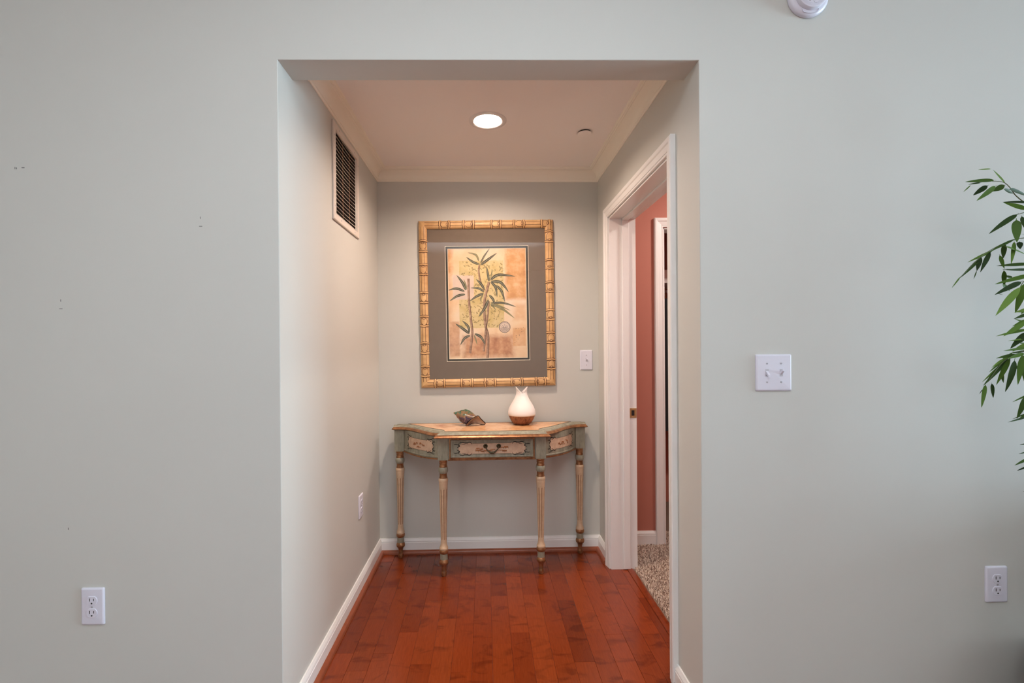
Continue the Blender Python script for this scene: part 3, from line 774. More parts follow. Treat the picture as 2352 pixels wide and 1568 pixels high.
def node(side, sA, sB, eye_at_A):
    fn = rail_map(side); d = 1 if sB > sA else -1; mb = MB()
    for s, out in ((sA, -1), (sB, 1)):
        o = out * d
        wob = lambda a, o=o: o * .0035 * (1 - abs(2 * a - 1)) ** 2
        band(mb, fn, s - .0045, s + .0045, .0030, 0, wob)
        for off in (-.0062, .0062):
            mb.ribbon([(s + off + wob(.03 + .94 * k / 12), .03 + .94 * k / 12) for k in range(13)], 0.0, fn) if False else None
            vs = []
            for k in range(13):
                a = .04 + .92 * k / 12; w = wob(a) + (.0012 * math.sin(k * 1.7)); hw = .0011 + .0007 * abs(math.sin(k * 1.1))
                vs += [fn(s + off + w - hw, a, .0006), fn(s + off + w + hw, a, .0006)]
            mb.add(vs, [(2 * k, 2 * k + 1, 2 * k + 3, 2 * k + 2) for k in range(12)], 1)
    se = sA + d * .011 if eye_at_A else sB - d * .011; dd = d if eye_at_A else -d
    # bud eye and the long scale beside it
    ring = [(se + .0052 * math.cos(t * math.pi / 6), .5 + .105 * math.sin(t * math.pi / 6)) for t in range(13)]
    def stroke(pts, w):
        vs = []
        n_ = len(pts)
        for i in range(n_):
            p, q = pts[max(i - 1, 0)], pts[min(i + 1, n_ - 1)]; dx, dy = q[0] - p[0], (q[1] - p[1]) * .05; L = math.hypot(dx, dy) or 1
            nx, ny = -dy / L, dx / L / .05
            vs += [fn(pts[i][0] - nx * w / 2, pts[i][1] - ny * w / 2, .0008), fn(pts[i][0] + nx * w / 2, pts[i][1] + ny * w / 2, .0008)]
        mb.add(vs, [(2 * i, 2 * i + 1, 2 * i + 3, 2 * i + 2) for i in range(n_ - 1)], 1)
    stroke(ring, .0022)
    for sg in (-1, 1):
        stroke(spline([(se - dd * .003, .5 + sg * .17), (se + dd * .010, .5 + sg * .25), (se + dd * .026, .5 + sg * .24), (se + dd * .038, .5 + sg * .10)], 4), .0017)
        stroke([(sA + d * .052, .5 + sg * .30), (sA + d * .046, .5 + sg * .20), (sA + d * .048, .5 + sg * .12)], .002)
    fixn(mb.build('bamboo_node', ['bamboo', 'umber'], SIDES[side], 50))
def grain(side, s0, s1):
    fn = rail_map(side); mb = MB()
    for a in (.36, .60):
        mb.add([fn(s0, a - .016, .0004), fn(s0, a + .016, .0004), fn(s1, a + .012, .0004), fn(s1, a - .012, .0004)], [(0, 1, 2, 3)])
    mb.build('carved_line', 'umber', SIDES[side])
NODES = {'top': [(1012, 1032), (1066, 1088), (1130, 1150), (1182, 1204), (1246, 1263)], 'bottom': [(1002, 1022), (1062.6, 1086.5), (1116.5, 1139), (1178, 1201), (1234, 1254)],
         'left': [(554, 577), (608, 629.5), (672, 694), (726.5, 747.5), (787.6, 810), (841, 862.7)], 'right': [(531, 553.6), (596.7, 614.8), (648, 668), (712, 732.7), (764, 786), (826, 846.6)]}
for side, lst in NODES.items():
    pos = []
    for a, b in lst:
        if side == 'top': q = (pp(a, 513)[0], pp(b, 513)[0])
        elif side == 'bottom': q = (pp(a, 879)[0], pp(b, 879)[0])
        elif side == 'left': q = (pp(971, a)[1], pp(971, b)[1])
        else: q = (pp(1266, a)[1], pp(1266, b)[1])
        pos.append(q); node(side, q[0], q[1], side in ('left', 'bottom'))
    pos.sort(key=lambda q: min(q)); lim = (ax if side in ('top', 'bottom') else az) - FWID * .75
    edges = [-lim] + [e_ for q in pos for e_ in (min(q) - .009, max(q) + .009)] + [lim]
    for a, b in zip(edges[0::2], edges[1::2]):
        if b - a > .02: grain(side, a, b)
# mats, print and glass
def ring_panel(name, ox, oz, ix0, ix1, iz0, iz1, d0, d1, mat, parent):
    mb = MB(); o_ = [(-ox, -oz), (ox, -oz), (ox, oz), (-ox, oz)]; i_ = [(ix0, iz0), (ix1, iz0), (ix1, iz1), (ix0, iz1)]
    vs = [pl(x, z, d1) for x, z in o_] + [pl(x, z, d1) for x, z in i_] + [pl(x, z, d0) for x, z in o_] + [pl(x, z, d0) for x, z in i_]
    fs = [(k, (k + 1) % 4, (k + 1) % 4 + 4, k + 4) for k in range(4)] + [(k + 8, (k + 1) % 4 + 8, (k + 1) % 4 + 12, k + 12) for k in range(4)] + [(k, (k + 1) % 4, (k + 1) % 4 + 8, k + 8) for k in range(4)] + [(k + 4, (k + 1) % 4 + 4, (k + 1) % 4 + 12, k + 12) for k in range(4)]
    return fixn(mb.add(vs, fs).build(name, mat, parent))
ox, oz = ax - FWID * .8, az - FWID * .8
c4 = [pp(1021, 564), pp(1215.5, 562), pp(1219.5, 826.5), pp(1030, 830.5)]
mx0, mx1, mz0, mz1 = (c4[0][0] + c4[3][0]) / 2, (c4[1][0] + c4[2][0]) / 2, (c4[2][1] + c4[3][1]) / 2, (c4[0][1] + c4[1][1]) / 2
mo = ring_panel('mat_board', ox, oz, mx0, mx1, mz0, mz1, .006, .0078, 'mat', pic)
def rim(parent, x0, x1, z0, z1, w, d, mat, name):
    mb = MB(); o_ = [(x0, z0), (x1, z0), (x1, z1), (x0, z1)]; i_ = [(x0 + w, z0 + w), (x1 - w, z0 + w), (x1 - w, z1 - w), (x0 + w, z1 - w)]
    mb.add([pl(x, z, d) for x, z in o_] + [pl(x, z, d - .0012) for x, z in i_], [(k, (k + 1) % 4, (k + 1) % 4 + 4, k + 4) for k in range(4)]); return mb.build(name, mat, parent)
rim(mo, mx0 - .0004, mx1 + .0004, mz0 - .0004, mz1 + .0004, .0030, .0080, 'matedge', 'bevel_edge')
mi = ring_panel('inner_mat', ox, oz, mx0 + .0150, mx1 - .0150, mz0 + .0150, mz1 - .0150, .0040, .0058, 'matblack', pic)
rim(mi, mx0 + .0146, mx1 - .0146, mz0 + .0146, mz1 - .0146, .0028, .0060, 'matedge', 'bevel_edge')
M['art_base'] = art_mat()
art = MB(); art.box(pl(mx0 - .01, mz0 - .01, .0036), pl(mx1 + .01, mz1 + .01, .0020)); art = fixn(art.build('art_print', 'art_base', pic))
AD = .0036
afn = lambda x, z, lift: pl(x, z, AD + lift)
rnd = random.Random(21)
mb = MB()
for k in range(290):
    x, y = rnd.uniform(440, 810), rnd.uniform(410, 965)
    if x < 560 and 525 < y < 735: continue
    a = rnd.uniform(-1.2, 1.2); L = rnd.uniform(8, 30); w = rnd.uniform(4, 13)
    mb.poly([pc2(x + math.cos(a) * dx * L - math.sin(a) * dy * w, y + math.sin(a) * dx * L + math.cos(a) * dy * w) for dx, dy in ((-.5, -.2), (.1, -.5), (.5, -.1), (.3, .5), (-.4, .4))], afn, .00026 + k * 1e-7)
mb.build('straw_flecks', 'art_fleck', art, kind='stuff')
mb = MB()
for k in range(16):
    x, y, r = rnd.uniform(905, 990), rnd.uniform(975, 1110), rnd.uniform(1.5, 3.4)
    mb.poly([pc2(x + r * math.cos(t), y + r * math.sin(t)) for t in (0, 1.05, 2.1, 3.14, 4.2, 5.25)], afn, .0003)
mb.build('ink_specks', 'art_stalkdark', art, kind='stuff')
S_ = .26786 * (PW_ / 309.5)                             # crop pixel -> metres
STALKS = [([(512, 555), (513, 660), (520, 780), (533, 900), (545, 1000), (541, 1080), (526, 1198)], 20), ([(606, 438), (600, 490), (618, 590), (652, 655)], 15),
          ([(690, 585), (672, 650), (655, 720), (648, 820), (660, 960), (682, 1060), (677, 1240)], 22), ([(686, 750), (676, 880), (664, 980), (656, 1080), (643, 1182)], 18)]
for pts, w in STALKS:
    q = spline([pc2(*p) for p in pts], 6); mb = MB(); mb.ribbon(q, w * S_, afn, .00034, 0)
    mb.ribbon([(x + w * S_ * .34, z) for x, z in q], w * S_ * .3, afn, .00038, 1)
    for k in range(4, len(q) - 2, 6): mb.ribbon([(q[k][0] - w * S_ * .55, q[k][1]), (q[k][0] + w * S_ * .55, q[k][1] + .001)], .0016, afn, .00041, 1)
    mb.build('bamboo_stalk', ['art_stalk', 'art_stalkdark'], art)
LEAVES = [((600, 402), (575, 350), (505, 330), 22, 1), ((605, 432), (550, 410), (492, 368), 24, 0), ((615, 425), (645, 365), (695, 292), 18, 0), ((618, 435), (680, 390), (757, 333), 27, 0),
          ((690, 580), (680, 520), (667, 445), 24, 0), ((700, 570), (770, 522), (918, 535), 30, 0), ((705, 580), (790, 588), (860, 672), 30, 0), ((705, 582), (745, 630), (760, 715), 26, 0), ((745, 610), (797, 660), (828, 760), 26, 0), ((702, 560), (714, 500), (715, 470), 12, 1),
          ((650, 650), (620, 600), (577, 558), 26, 0), ((648, 670), (600, 638), (530, 635), 23, 0), ((645, 682), (585, 706), (525, 748), 26, 0), ((640, 690), (618, 730), (625, 762), 16, 1), ((690, 695), (722, 730), (742, 785), 26, 0), ((685, 735), (655, 805), (600, 885), 30, 0),
          ((700, 765), (810, 764), (925, 798), 22, 0), ((700, 775), (800, 812), (912, 897), 25, 1), ((700, 775), (775, 788), (875, 830), 15, 1), ((705, 785), (730, 800), (750, 830), 14, 1),
          ((490, 655), (460, 588), (410, 525), 28, 0), ((497, 650), (486, 600), (470, 560), 17, 1), ((480, 665), (410, 640), (340, 655), 26, 0), ((485, 690), (420, 703), (350, 748), 26, 0),
          ((522, 1030), (468, 988), (400, 942), 29, 0), ((522, 1020), (508, 965), (458, 915), 26, 0), ((528, 1045), (480, 1068), (443, 1128), 26, 0), ((565, 1030), (622, 1060), (660, 1130), 27, 0), ((562, 1040), (576, 1080), (588, 1125), 15, 1)]
for k, (a, b, c, w, kind) in enumerate(LEAVES):
    q = spline([pc2(*a), pc2(*b), pc2(*c)], 7); n = len(q)
    ws = [max(.0006, .92 * w * S_ * math.sin(math.pi * min(1, (i / (n - 1)) ** .75)) ** .8) for i in range(n)]
    mb = MB(); mb.ribbon(q, [x * .9 for x in ws], afn, .00045 + k * 4e-6, 0); mb.ribbon(q, [x * .22 for x in ws], afn, .00048 + k * 4e-6, 1)
    mb.build('painted_leaf', ['art_leaf2' if kind else 'art_leaf', 'art_rib'], art)
mb = MB(); sc_ = pc2(825, 973); R_ = 50 * S_
def arc(r, a0, a1, w, mat, lift, cx_=0, cz_=0, n=24): mb.ribbon([(sc_[0] + cx_ + r * math.cos(math.radians(a0 + (a1 - a0) * k / n)), sc_[1] + cz_ + r * math.sin(math.radians(a0 + (a1 - a0) * k / n))) for k in range(n + 1)], w, afn, lift, mat)
mb.poly([(sc_[0] + R_ * math.cos(k * .2618), sc_[1] + R_ * math.sin(k * .2618)) for k in range(24)], afn, .0006, 1)
arc(R_ * .95, 0, 360, .0032, 0, .00063); arc(R_ * .80, 0, 360, .0012, 0, .00063)
for k in range(4): arc(R_ * (.66 - k * .15), 195 + k * 5, 345 - k * 5, .0020, 0, .00064)
for x_, h_ in ((-.38, .34), (0, .55), (.38, .34)):
    mb.ribbon([(sc_[0] + (x_ - .16) * R_, sc_[1]), (sc_[0] + x_ * R_, sc_[1] + h_ * R_), (sc_[0] + (x_ + .16) * R_, sc_[1])], .0016, afn, .00064, 0)
mb.ribbon([(sc_[0] - .55 * R_, sc_[1]), (sc_[0] - .2 * R_, sc_[1] - .08 * R_), (sc_[0] + .2 * R_, sc_[1] - .08 * R_), (sc_[0] + .55 * R_, sc_[1])], .0022, afn, .00065, 0)
mb.build('round_seal', ['seal', 'sealpale'], art)
gl = MB(); gl.add([pl(-ox, -oz, .0090), pl(ox, -oz, .0090), pl(ox, oz, .0090), pl(-ox, oz, .0090)], [(0, 1, 2, 3)]); gl.build('glass_pane', 'glass', pic)

# ------------------------------------------------------------------ painted console table
TZ, TB = .798, .773                                    # top surface, underside of the top
TROT = math.radians(1.5)
tb = empty('console_table', (.686, 1.3345, 0), 'painted demilune console table in green, cream and gold with turned legs', 'console table', rz=TROT)
# local: x along the wall, y negative towards the room
half = [(.579, 0), (.579, .082)] + spline([(.572, .083), (.53, .086), (.495, .100), (.462, .128), (.425, .170), (.385, .222), (.345, .270), (.298, .308)], 5) + [(.310, .330), (.310, .367)]
outline = [(x, -v) for x, v in half] + [(-x, -v) for x, v in reversed(half)]
outline = outline[::-1]                                # counter-clockwise irrelevant: offset handles its own side
def offset(poly, d):
    n = len(poly); out = []
    for i in range(n):
        a, b, c = poly[i - 1], poly[i], poly[(i + 1) % n]
        def nrm(p, q):
            dx, dy = q[0] - p[0], q[1] - p[1]; L = math.hypot(dx, dy) or 1; return (dy / L, -dx / L)
        n1, n2 = nrm(a, b), nrm(b, c); k = max(.35, 1 + n1[0] * n2[0] + n1[1] * n2[1])
        out.append((b[0] + (n1[0] + n2[0]) / k * d, b[1] + (n1[1] + n2[1]) / k * d))
    return out
def area2(p): return sum(p[i - 1][0] * p[i][1] - p[i][0] * p[i - 1][1] for i in range(len(p)))
SGN = 1 if area2(outline) < 0 else -1
def inset(d):
    q = offset(outline, d * SGN)
    return [(x, min(y, -.0)) for x, y in q]
def stack(levels, mat, name, parent, smooth=30, bottom=True):
    mb = MB(); n = len(outline); rings = []
    for d, z in levels: rings += [(x, y, z) for x, y in inset(d)]
    fs = [(i * n + j, i * n + (j + 1) % n, (i + 1) * n + (j + 1) % n, (i + 1) * n + j) for i in range(len(levels) - 1) for j in range(n)]
    fs.append(tuple(range((len(levels) - 1) * n, len(levels) * n)))
    if bottom: fs.append(tuple(range(n))[::-1])
    return fixn(mb.add(rings, fs).build(name, mat, parent, smooth))
top = stack([(.012, TB - .004), (.006, TB - .001), (0, TB + .001), (-.001, TB + .003), (.003, TB + .008), (.010, TB + .0135), (.014, TB + .0145)], 'gold', 'gilded_edge', tb)
tg = stack([(.014, TB + .014), (.0165, TB + .0150), (.019, TB + .0195), (.0245, TB + .0225), (.027, TB + .0225), (.028, TZ - .0005), (.029, TZ)], 'green', 'table_top', tb)
# painted scene panel on the top
def halfpanel(k):
    return [(x, -v) for x, v in k] + [(-x, -v) for x, v in reversed(k)]
pan = halfpanel([(.49, .030), (.47, .055)] + spline([(.445, .075), (.40, .125), (.345, .185), (.285, .24), (.262, .262)], 3) + [(.255, .305)])
mbp = MB(); mbp.add([(x, y, TZ + .0004) for x, y in pan], [tuple(range(len(pan)))]); o = fixn(mbp.build('painted_scene', 'toppaint', tg))
if o.data.polygons[0].normal.z < 0: o.data.flip_normals()
mbp = MB(); n = len(pan)
mbp.tube([(x, y, TZ + .0006) for x, y in pan], .0012, 4, closed=True); mbp.build('painted_border', 'ink', tg)
# legs
FX, FV = .268, .267                                     # front leg centre: x and distance from the back edge
BX, BV = .5395, .030
LEGZ = .640
def leg(x, v, sc=1.0):
    o = MB(); nf = 8; seg = 64
    prof = [(.0245, .505), (.0232, .497), (.0228, .485)] + [(.0228 - (.0228 - .0160) * (t / 12), .480 - (.480 - .203) * t / 12) for t in range(13)] + [(.0160, .196), (.0162, .185), (.0180, .172), (.0222, .160)]
    def rf(r, z, a):
        if .205 < z < .481:
            ph = (a * nf / (2 * math.pi) + .25) % 1.0; dd = abs(ph - .5)
            e_ = min(1, (z - .203) / .02, (.482 - z) / .02)
            if dd < .13: return r - .0022 * max(0, e_)
        return r
    def mt(k, j):
        a = 2 * math.pi * (j + .5) / seg; z = prof[k][1]
        ph = (a * nf / (2 * math.pi) + .25) % 1.0
        return 1 if (.215 < z < .481 and abs(ph - .5) < .125) else 0
    o.lathe(prof, seg, rfun=rf, mats=mt)
    L = fixn(o.build('leg', ['cream', 'groove'], tb, 40, loc=(x, -v, 0)))
    def part(name, pr, mat): fixn(MB().lathe(pr, 28).build(name, mat, L, 50))
    h = .028
    bl = MB().box((-h, -h, LEGZ), (h, h, TB - .002)).build('leg_block', 'green', L, bevel=.0012)
    part('upper_gold_collar', [(.0215, .641), (.0232, .637), (.0232, .630), (.0205, .626), (.0222, .621), (.0200, .613), (.0212, .606), (.0232, .601), (.0222, .598)], 'gold')
    part('green_ball', [(.0215, .6005), (.0248, .595), (.0264, .588), (.0266, .582), (.0258, .574), (.0225, .567), (.0205, .565)], 'green')
    part('lower_gold_collar', [(.0210, .567), (.0198, .558), (.0198, .552), (.0212, .545), (.0222, .540), (.0215, .537)], 'gold')
    part('cream_collar', [(.0225, .5385), (.0258, .534), (.0264, .528), (.0258, .521), (.0235, .517), (.0245, .513), (.0245, .506), (.0228, .502)], 'cream')
    part('lower_cream_collar', [(.0215, .162), (.0238, .158), (.0242, .152), (.0225, .147)], 'cream')
    part('gold_ring', [(.0225, .1485), (.0248, .144), (.0254, .137), (.0240, .129), (.0205, .125)], 'gold')
    part('green_drum', [(.0198, .1265), (.0202, .120), (.0202, .098), (.0198, .092)], 'green')
    part('gold_foot', [(.0200, .0935), (.0225, .090), (.0252, .083), (.0258, .077), (.0240, .069), (.0165, .063), (.0155, .058), (.0138, .054), (.0124, .046), (.0122, .030), (.0150, .024), (.0158, .018), (.0150, .009), (.0110, .0005)], 'gold')
    return L
for x, v in ((-FX, FV), (FX, FV), (-BX, BV), (BX, BV)): leg(x, v)
# apron: drawer front between the front legs
AZ0, AZ1 = .637, TB - .002
yf = -(FV + .022)                                       # drawer face plane (local y)
dfn = lambda x, z, lift: (x, yf - lift, z)
ap = MB().box((-FX + .028, yf, AZ0 + .004), (FX - .028, yf + .018, AZ1)).build('apron', 'green', tb)
MB().box((-FX + .028, yf - .0035, AZ0), (FX - .028, yf + .012, AZ0 + .0075)).build('gold_bead', 'gold', ap, bevel=.0012)
DX, D0, D1 = .233, AZ0 + .0085, AZ1 - .0135
dr = MB(); dr.box(dfn(-DX, D0, .004), dfn(DX, D1, 0)); dr = fixn(dr.build('drawer_front', 'green', tb))
fixn(sweep([(-DX, D0), (-DX, D1), (DX, D1), (DX, D0)], [(0, 0), (0, .0062), (.0035, .0074), (.007, .0062), (.008, .004)], dfn, closed=True, side=1).build('gold_frame', 'gold', dr, 40))
fixn(sweep([(-DX, D0), (-DX, D1), (DX, D1), (DX, D0)], [(.008, .0035), (.009, .0068), (.0125, .0072), (.0165, .0052), (.018, .0042)], dfn, closed=True, side=1).build('green_moulding', 'green', dr, 40))
def cartouche(fn, w, h, parent, rnd):
    """cream painted panel with scrolls: centred at (0,0), half sizes w,h"""
    c = MB(); vs = []; nx = 40
    for i in range(nx + 1):
        x = -1 + 2 * i / nx; a_ = abs(x)
        hh = float(np.interp(a_, [0, .55, .62, .70, .80, .90, .96, 1.0], [.80, .80, .97, .84, .92, .84, .55, .30]))
        vs += [fn(x * w * .97, -h * hh, .0003), fn(x * w * .97, 0, .0003), fn(x * w * .97, h * hh, .0003)]
    c.add(vs, [(i * 3 + j_, i * 3 + j_ + 1, i * 3 + j_ + 4, i * 3 + j_ + 3) for i in range(nx) for j_ in range(2)])
    c = c.build('cream_panel', 'cartouche', parent)
    k = MB()
    for sz_ in (-1, 1): k.ribbon([(w * .6 * q_ / 10, h * .80 * sz_) for q_ in range(-10, 11)], .0014, fn, .0006, 0)
    for sx_ in (-1, 1):
        for sz_ in (-1, 1):
            for path, wd in (([(.58, .62), (.60, .86), (.66, .98), (.72, .86), (.70, .70)], .0028), ([(.66, .98), (.78, .90), (.86, .98), (.93, .86)], .0030), ([(.93, .90), (.97, .62), (.93, .40), (.99, .22), (.94, .06)], .0030), ([(.93, .55), (1.04, .66), (1.10, .60)], .0026), ([(.86, .95), (.96, 1.12), (1.06, 1.06)], .0024), ([(.72, .86), (.80, .70), (.88, .66)], .0016)):
                q = spline([(a * w * sx_, b * h * sz_) for a, b in path], 5); m = len(q)
                k.ribbon(q, [max(.0009, 1.7 * wd * math.sin(math.pi * (i + .6) / (m + .2))) for i in range(m)], fn, .00065, 0)
    k.build('scroll_ornament', 'ink', c)
    k = MB()
    for j in range(14):
        x = rnd.uniform(-.5, .4) * w; z = rnd.uniform(-.45, .3) * h; L = rnd.uniform(.08, .16) * w
        k.ribbon([(x, z), (x + L, z + rnd.uniform(-.002, .002))], rnd.uniform(.003, .009), fn, .0005, 0)
        for t in range(3): k.ribbon([(x + L * t / 2, z), (x + L * t / 2, z - rnd.uniform(.004, .010))], .0012, fn, .00055, 1)
    k.build('pagoda_scene', ['sepia', 'ink'], c)
dfn2 = lambda x, z, lift: dfn(x, z + (D0 + D1) / 2, .004 + lift)
cartouche(dfn2, .190, .036, dr, random.Random(4))
# bail handle
hd = empty('tmp', (0, 0, 0), 'x', 'x'); bpy.data.objects.remove(hd)
hm = MB()
zc = (D0 + D1) / 2
hb = []
for k in range(17):
    t = k / 16; x = -.036 + .072 * t; hb.append(dfn(x * (1 - .12 * math.sin(math.pi * t)), zc + .013 - .034 * math.sin(math.pi * t) ** .55, .013 + .006 * math.sin(math.pi * t)))
hm.tube(hb, [.0026 + .0030 * math.sin(math.pi * k / 16) ** 2 for k in range(17)], 8)
hdl = hm.build('bail_handle', 'bronze', dr, 60)
for sx_ in (-1, 1):
    o = fixn(MB().lathe([(.0125, 0), (.0125, .002), (.009, .0035), (.0075, .0025), (.0055, .006), (.0035, .0095), (.001, .011)], 20).build('rosette', 'bronze', hdl, 40)); o.location = dfn(sx_ * .036, zc + .013, .0042); o.rotation_euler = (math.pi / 2, 0, 0)
# curved side aprons
for sx_ in (-1, 1):
    cv = spline([(.512, .052), (.484, .096), (.440, .155), (.380, .215), (.296, .262)], 6)
    ls = [0]
    for a, b in zip(cv, cv[1:]): ls.append(ls[-1] + math.hypot(b[0] - a[0], b[1] - a[1]))
    TOT = ls[-1]
    def at(s):
        s = min(max(s, 0), TOT); i = max(j for j in range(len(ls)) if ls[j] <= s + 1e-9); i = min(i, len(cv) - 2); t = (s - ls[i]) / (ls[i + 1] - ls[i])
        a, b = cv[i], cv[i + 1]; x, v = a[0] + (b[0] - a[0]) * t, a[1] + (b[1] - a[1]) * t; dx, dv = b[0] - a[0], b[1] - a[1]; L = math.hypot(dx, dv)
        return x, v, dv / L, -dx / L                     # outward normal in (x, v)
    def sfn(s, z, lift, sx_=sx_):
        x, v, nx, nv = at(s); return (sx_ * (x + nx * lift), -(v + nv * lift), z)
    mb = MB(); ns = 24; vs = []
    for i in range(ns + 1):
        s = TOT * i / ns
        for z, lf in ((AZ0 + .004, 0), (AZ1, 0), (AZ1, -.014), (AZ0 + .004, -.014)): vs.append(sfn(s, z, lf))
    mb.add(vs, [(i * 4 + j, i * 4 + (j + 1) % 4, (i + 1) * 4 + (j + 1) % 4, (i + 1) * 4 + j) for i in range(ns) for j in range(4)] + [(0, 1, 2, 3), tuple(ns * 4 + j for j in range(4))])
    sa = fixn(mb.build('side_apron', 'green', tb, 40))
    def strip(prof, name, mat):
        mb = MB(); m = len(prof); vs = []
        for i in range(ns + 1):
            for lf, z in prof: vs.append(sfn(TOT * i / ns, z, lf))
        mb.add(vs, [(i * m + j, i * m + (j + 1) % m, (i + 1) * m + (j + 1) % m, (i + 1) * m + j) for i in range(ns) for j in range(m)] + [tuple(range(m)), tuple(ns * m + j for j in range(m))])
        fixn(mb.build(name, mat, sa, 40))
    strip([(-.006, AZ0), (.0035, AZ0), (.0042, AZ0 + .004), (.003, AZ0 + .0075), (-.006, AZ0 + .0075)], 'gold_bead', 'gold')
    strip([(0, AZ0 + .010), (.0032, AZ0 + .012), (.0032, AZ0 + .016), (0, AZ0 + .019)], 'green_moulding', 'green')
    cartouche(lambda x, z, lift: sfn(TOT * .55 + x, z + (AZ0 + AZ1) / 2 + .004, .0006 + lift), TOT * .36, .038, sa, random.Random(7 + sx_))
# plain back rail of the apron
MB().box((-BX + .028, -.034, AZ0 + .01), (BX - .028, -.018, AZ1)).build('back_rail', 'green', tb)

# ------------------------------------------------------------------ aroma diffuser
df = empty('aroma_diffuser', (.8725, 1.243, TZ + .0004), 'white tulip-shaped aroma diffuser with a wood-grain base on the console table', 'diffuser')
bs = MB(); bs.lathe([(.050, .003), (.053, .0045), (.064, .018), (.0725, .032), (.0785, .046), (.0805, .0545)], 40); bs = fixn(bs.build('wood_base', 'diffwood', df, 50))
for a in (40, 140, 270, 210, 330):
    MB().lathe([(.006, 0), (.006, .004)], 10).build('foot', 'dark', bs, loc=(.042 * math.cos(math.radians(a)), .042 * math.sin(math.radians(a)), 0))
MB().box((-.0115, -.0012, -.0022), (.0115, .0012, .0022)).build('button', 'diffwood', bs, loc=(-.028, -.0655, .036)).rotation_euler = (-.55, 0, -.40)
bprof = [(.0800, .0545), (.0812, .062), (.0808, .072), (.078, .086), (.071, .102), (.0615, .118), (.0520, .133), (.0430, .148), (.0365, .162), (.0325, .172), (.0312, .180)]
bd = MB(); seg = 64; vs = []
for (r, z) in bprof:
    for j in range(seg): a = 2 * math.pi * j / seg; vs.append((r * math.cos(a), r * math.sin(a), z))
# the split tulip lip: two points left and right, V cut at front and back
LIP = 6
for t in range(1, LIP + 1):
    for j in range(seg):
        a = 2 * math.pi * j / seg; c = abs(math.cos(a)); top_ = .1835 + .0365 * c ** 1.15
        z = .180 + (top_ - .180) * t / LIP; fl_ = .0312 - .0018 * math.sin(math.pi * t / LIP) + .0028 * c * (t / LIP) ** 2
        vs.append((fl_ * math.cos(a), fl_ * math.sin(a), z))
nr = len(bprof) + LIP
fs = [(i * seg + j, i * seg + (j + 1) % seg, (i + 1) * seg + (j + 1) % seg, (i + 1) * seg + j) for i in range(nr - 1) for j in range(seg)]
bd.add(vs, fs); bd = fixn(bd.build('tulip_body', 'diffuser', df, 60))
so = bd.modifiers.new('wall', 'SOLIDIFY'); so.thickness = .0028; so.offset = -1
sm = MB(); sp3 = []
for i in range(14):
    t = i / 13; z = .196 - t * .090; r = float(np.interp(z, [q[1] for q in bprof], [q[0] for q in bprof])); a = math.radians(-90 + 26 * math.sin(t * math.pi * .62))
    sp3.append((r * math.cos(a), r * math.sin(a), z))
sm.tube(sp3, .0007, 5); sm.build('seam', 'screw', bd)

df.scale = (.96, .96, 1.0)
# ------------------------------------------------------------------ glass conch shell
shp = Vector((.5640, 1.215, TZ))
she = empty('conch_shell', tuple(shp), 'iridescent blue and green glass conch shell lying on the console table', 'shell')
def spt(u, v, y=1.215): p = px(u, v, 'y', y); return p - shp
tip = spt(1042, 947.5); rim_pts = [spt(1070, 976.5, 1.185), spt(1082, 963, 1.170), spt(1092, 956.5, 1.172), spt(1099, 955, 1.180), spt(1104, 961, 1.195), spt(1110, 967, 1.20), spt(1114.5, 971.5, 1.205), spt(1112, 974.5, 1.215), spt(1104, 974, 1.225), spt(1096, 972, 1.24), spt(1086, 972, 1.235), spt(1077, 975.5, 1.21)]
for p in rim_pts: p.z = max(p.z, .0042)
rc = sum(rim_pts, Vector()) / len(rim_pts)
NJ = 36
def closed_resample(P, n):
    P2 = [P[-1]] + P + [P[0], P[1]]; out = []
    for k in range(n):
        f = k / n * len(P); i = int(f); t = f - i; a, b, c, d = P2[i], P2[i + 1], P2[i + 2], P2[i + 3]
        out.append(.5 * (2 * b + (c - a) * t + (2 * a - 5 * b + 4 * c - d) * t * t + (3 * b - a - 3 * c + d) * t ** 3))
    return out
rimr = closed_resample(rim_pts, NJ)
axis0 = tip; axis1 = spt(1089, 962)
ax_d = (axis1 - axis0).normalized(); e1 = Vector((0, -1, 0)); e1 = (e1 - ax_d * e1.dot(ax_d)).normalized(); e2 = ax_d.cross(e1)
r0 = rimr[0] - rc; ph0 = math.atan2(r0.dot(e2), r0.dot(e1)); r1v = rimr[3] - rc; ph1 = math.atan2(r1v.dot(e2), r1v.dot(e1))
sgn = 1 if ((ph1 - ph0 + math.pi) % (2 * math.pi) - math.pi) > 0 else -1
rings = []; NR = 30
for i in range(NR + 1):
    t = i / NR; c = axis0.lerp(axis1, t)
    R = .0035 + .0395 * (math.sin(min(1, t / .62) * math.pi / 2) ** 1.35) * (1 - .30 * max(0, (t - .62) / .38))
    ring = []
    for j in range(NJ):
        a = ph0 + sgn * 2 * math.pi * j / NJ
        wh = 1 + .06 * math.sin(2 * math.pi * (t * 7.0) ** .9 - a) * (1 - t)
        p = c + (e1 * math.cos(a) + e2 * math.sin(a)) * R * wh
        b = max(0, (t - .55) / .45); b = b * b * (3 - 2 * b)
        p = p.lerp(rimr[j], b); p.z = max(p.z, .0036)
        ring.append(p)
    rings.append(ring)
mb = MB(); vs = [v for r in rings for v in r]
mb.add(vs, [(i * NJ + j, i * NJ + (j + 1) % NJ, (i + 1) * NJ + (j + 1) % NJ, (i + 1) * NJ + j) for i in range(NR) for j in range(NJ)] + [tuple(range(NJ))])
so_ = fixn(mb.build('shell_body', ['shell', 'shellin'], she, 60))
if (so_.data.polygons[NJ * 15].center - Vector(axis0.lerp(axis1, .5))).dot(so_.data.polygons[NJ * 15].normal) < 0: so_.data.flip_normals()
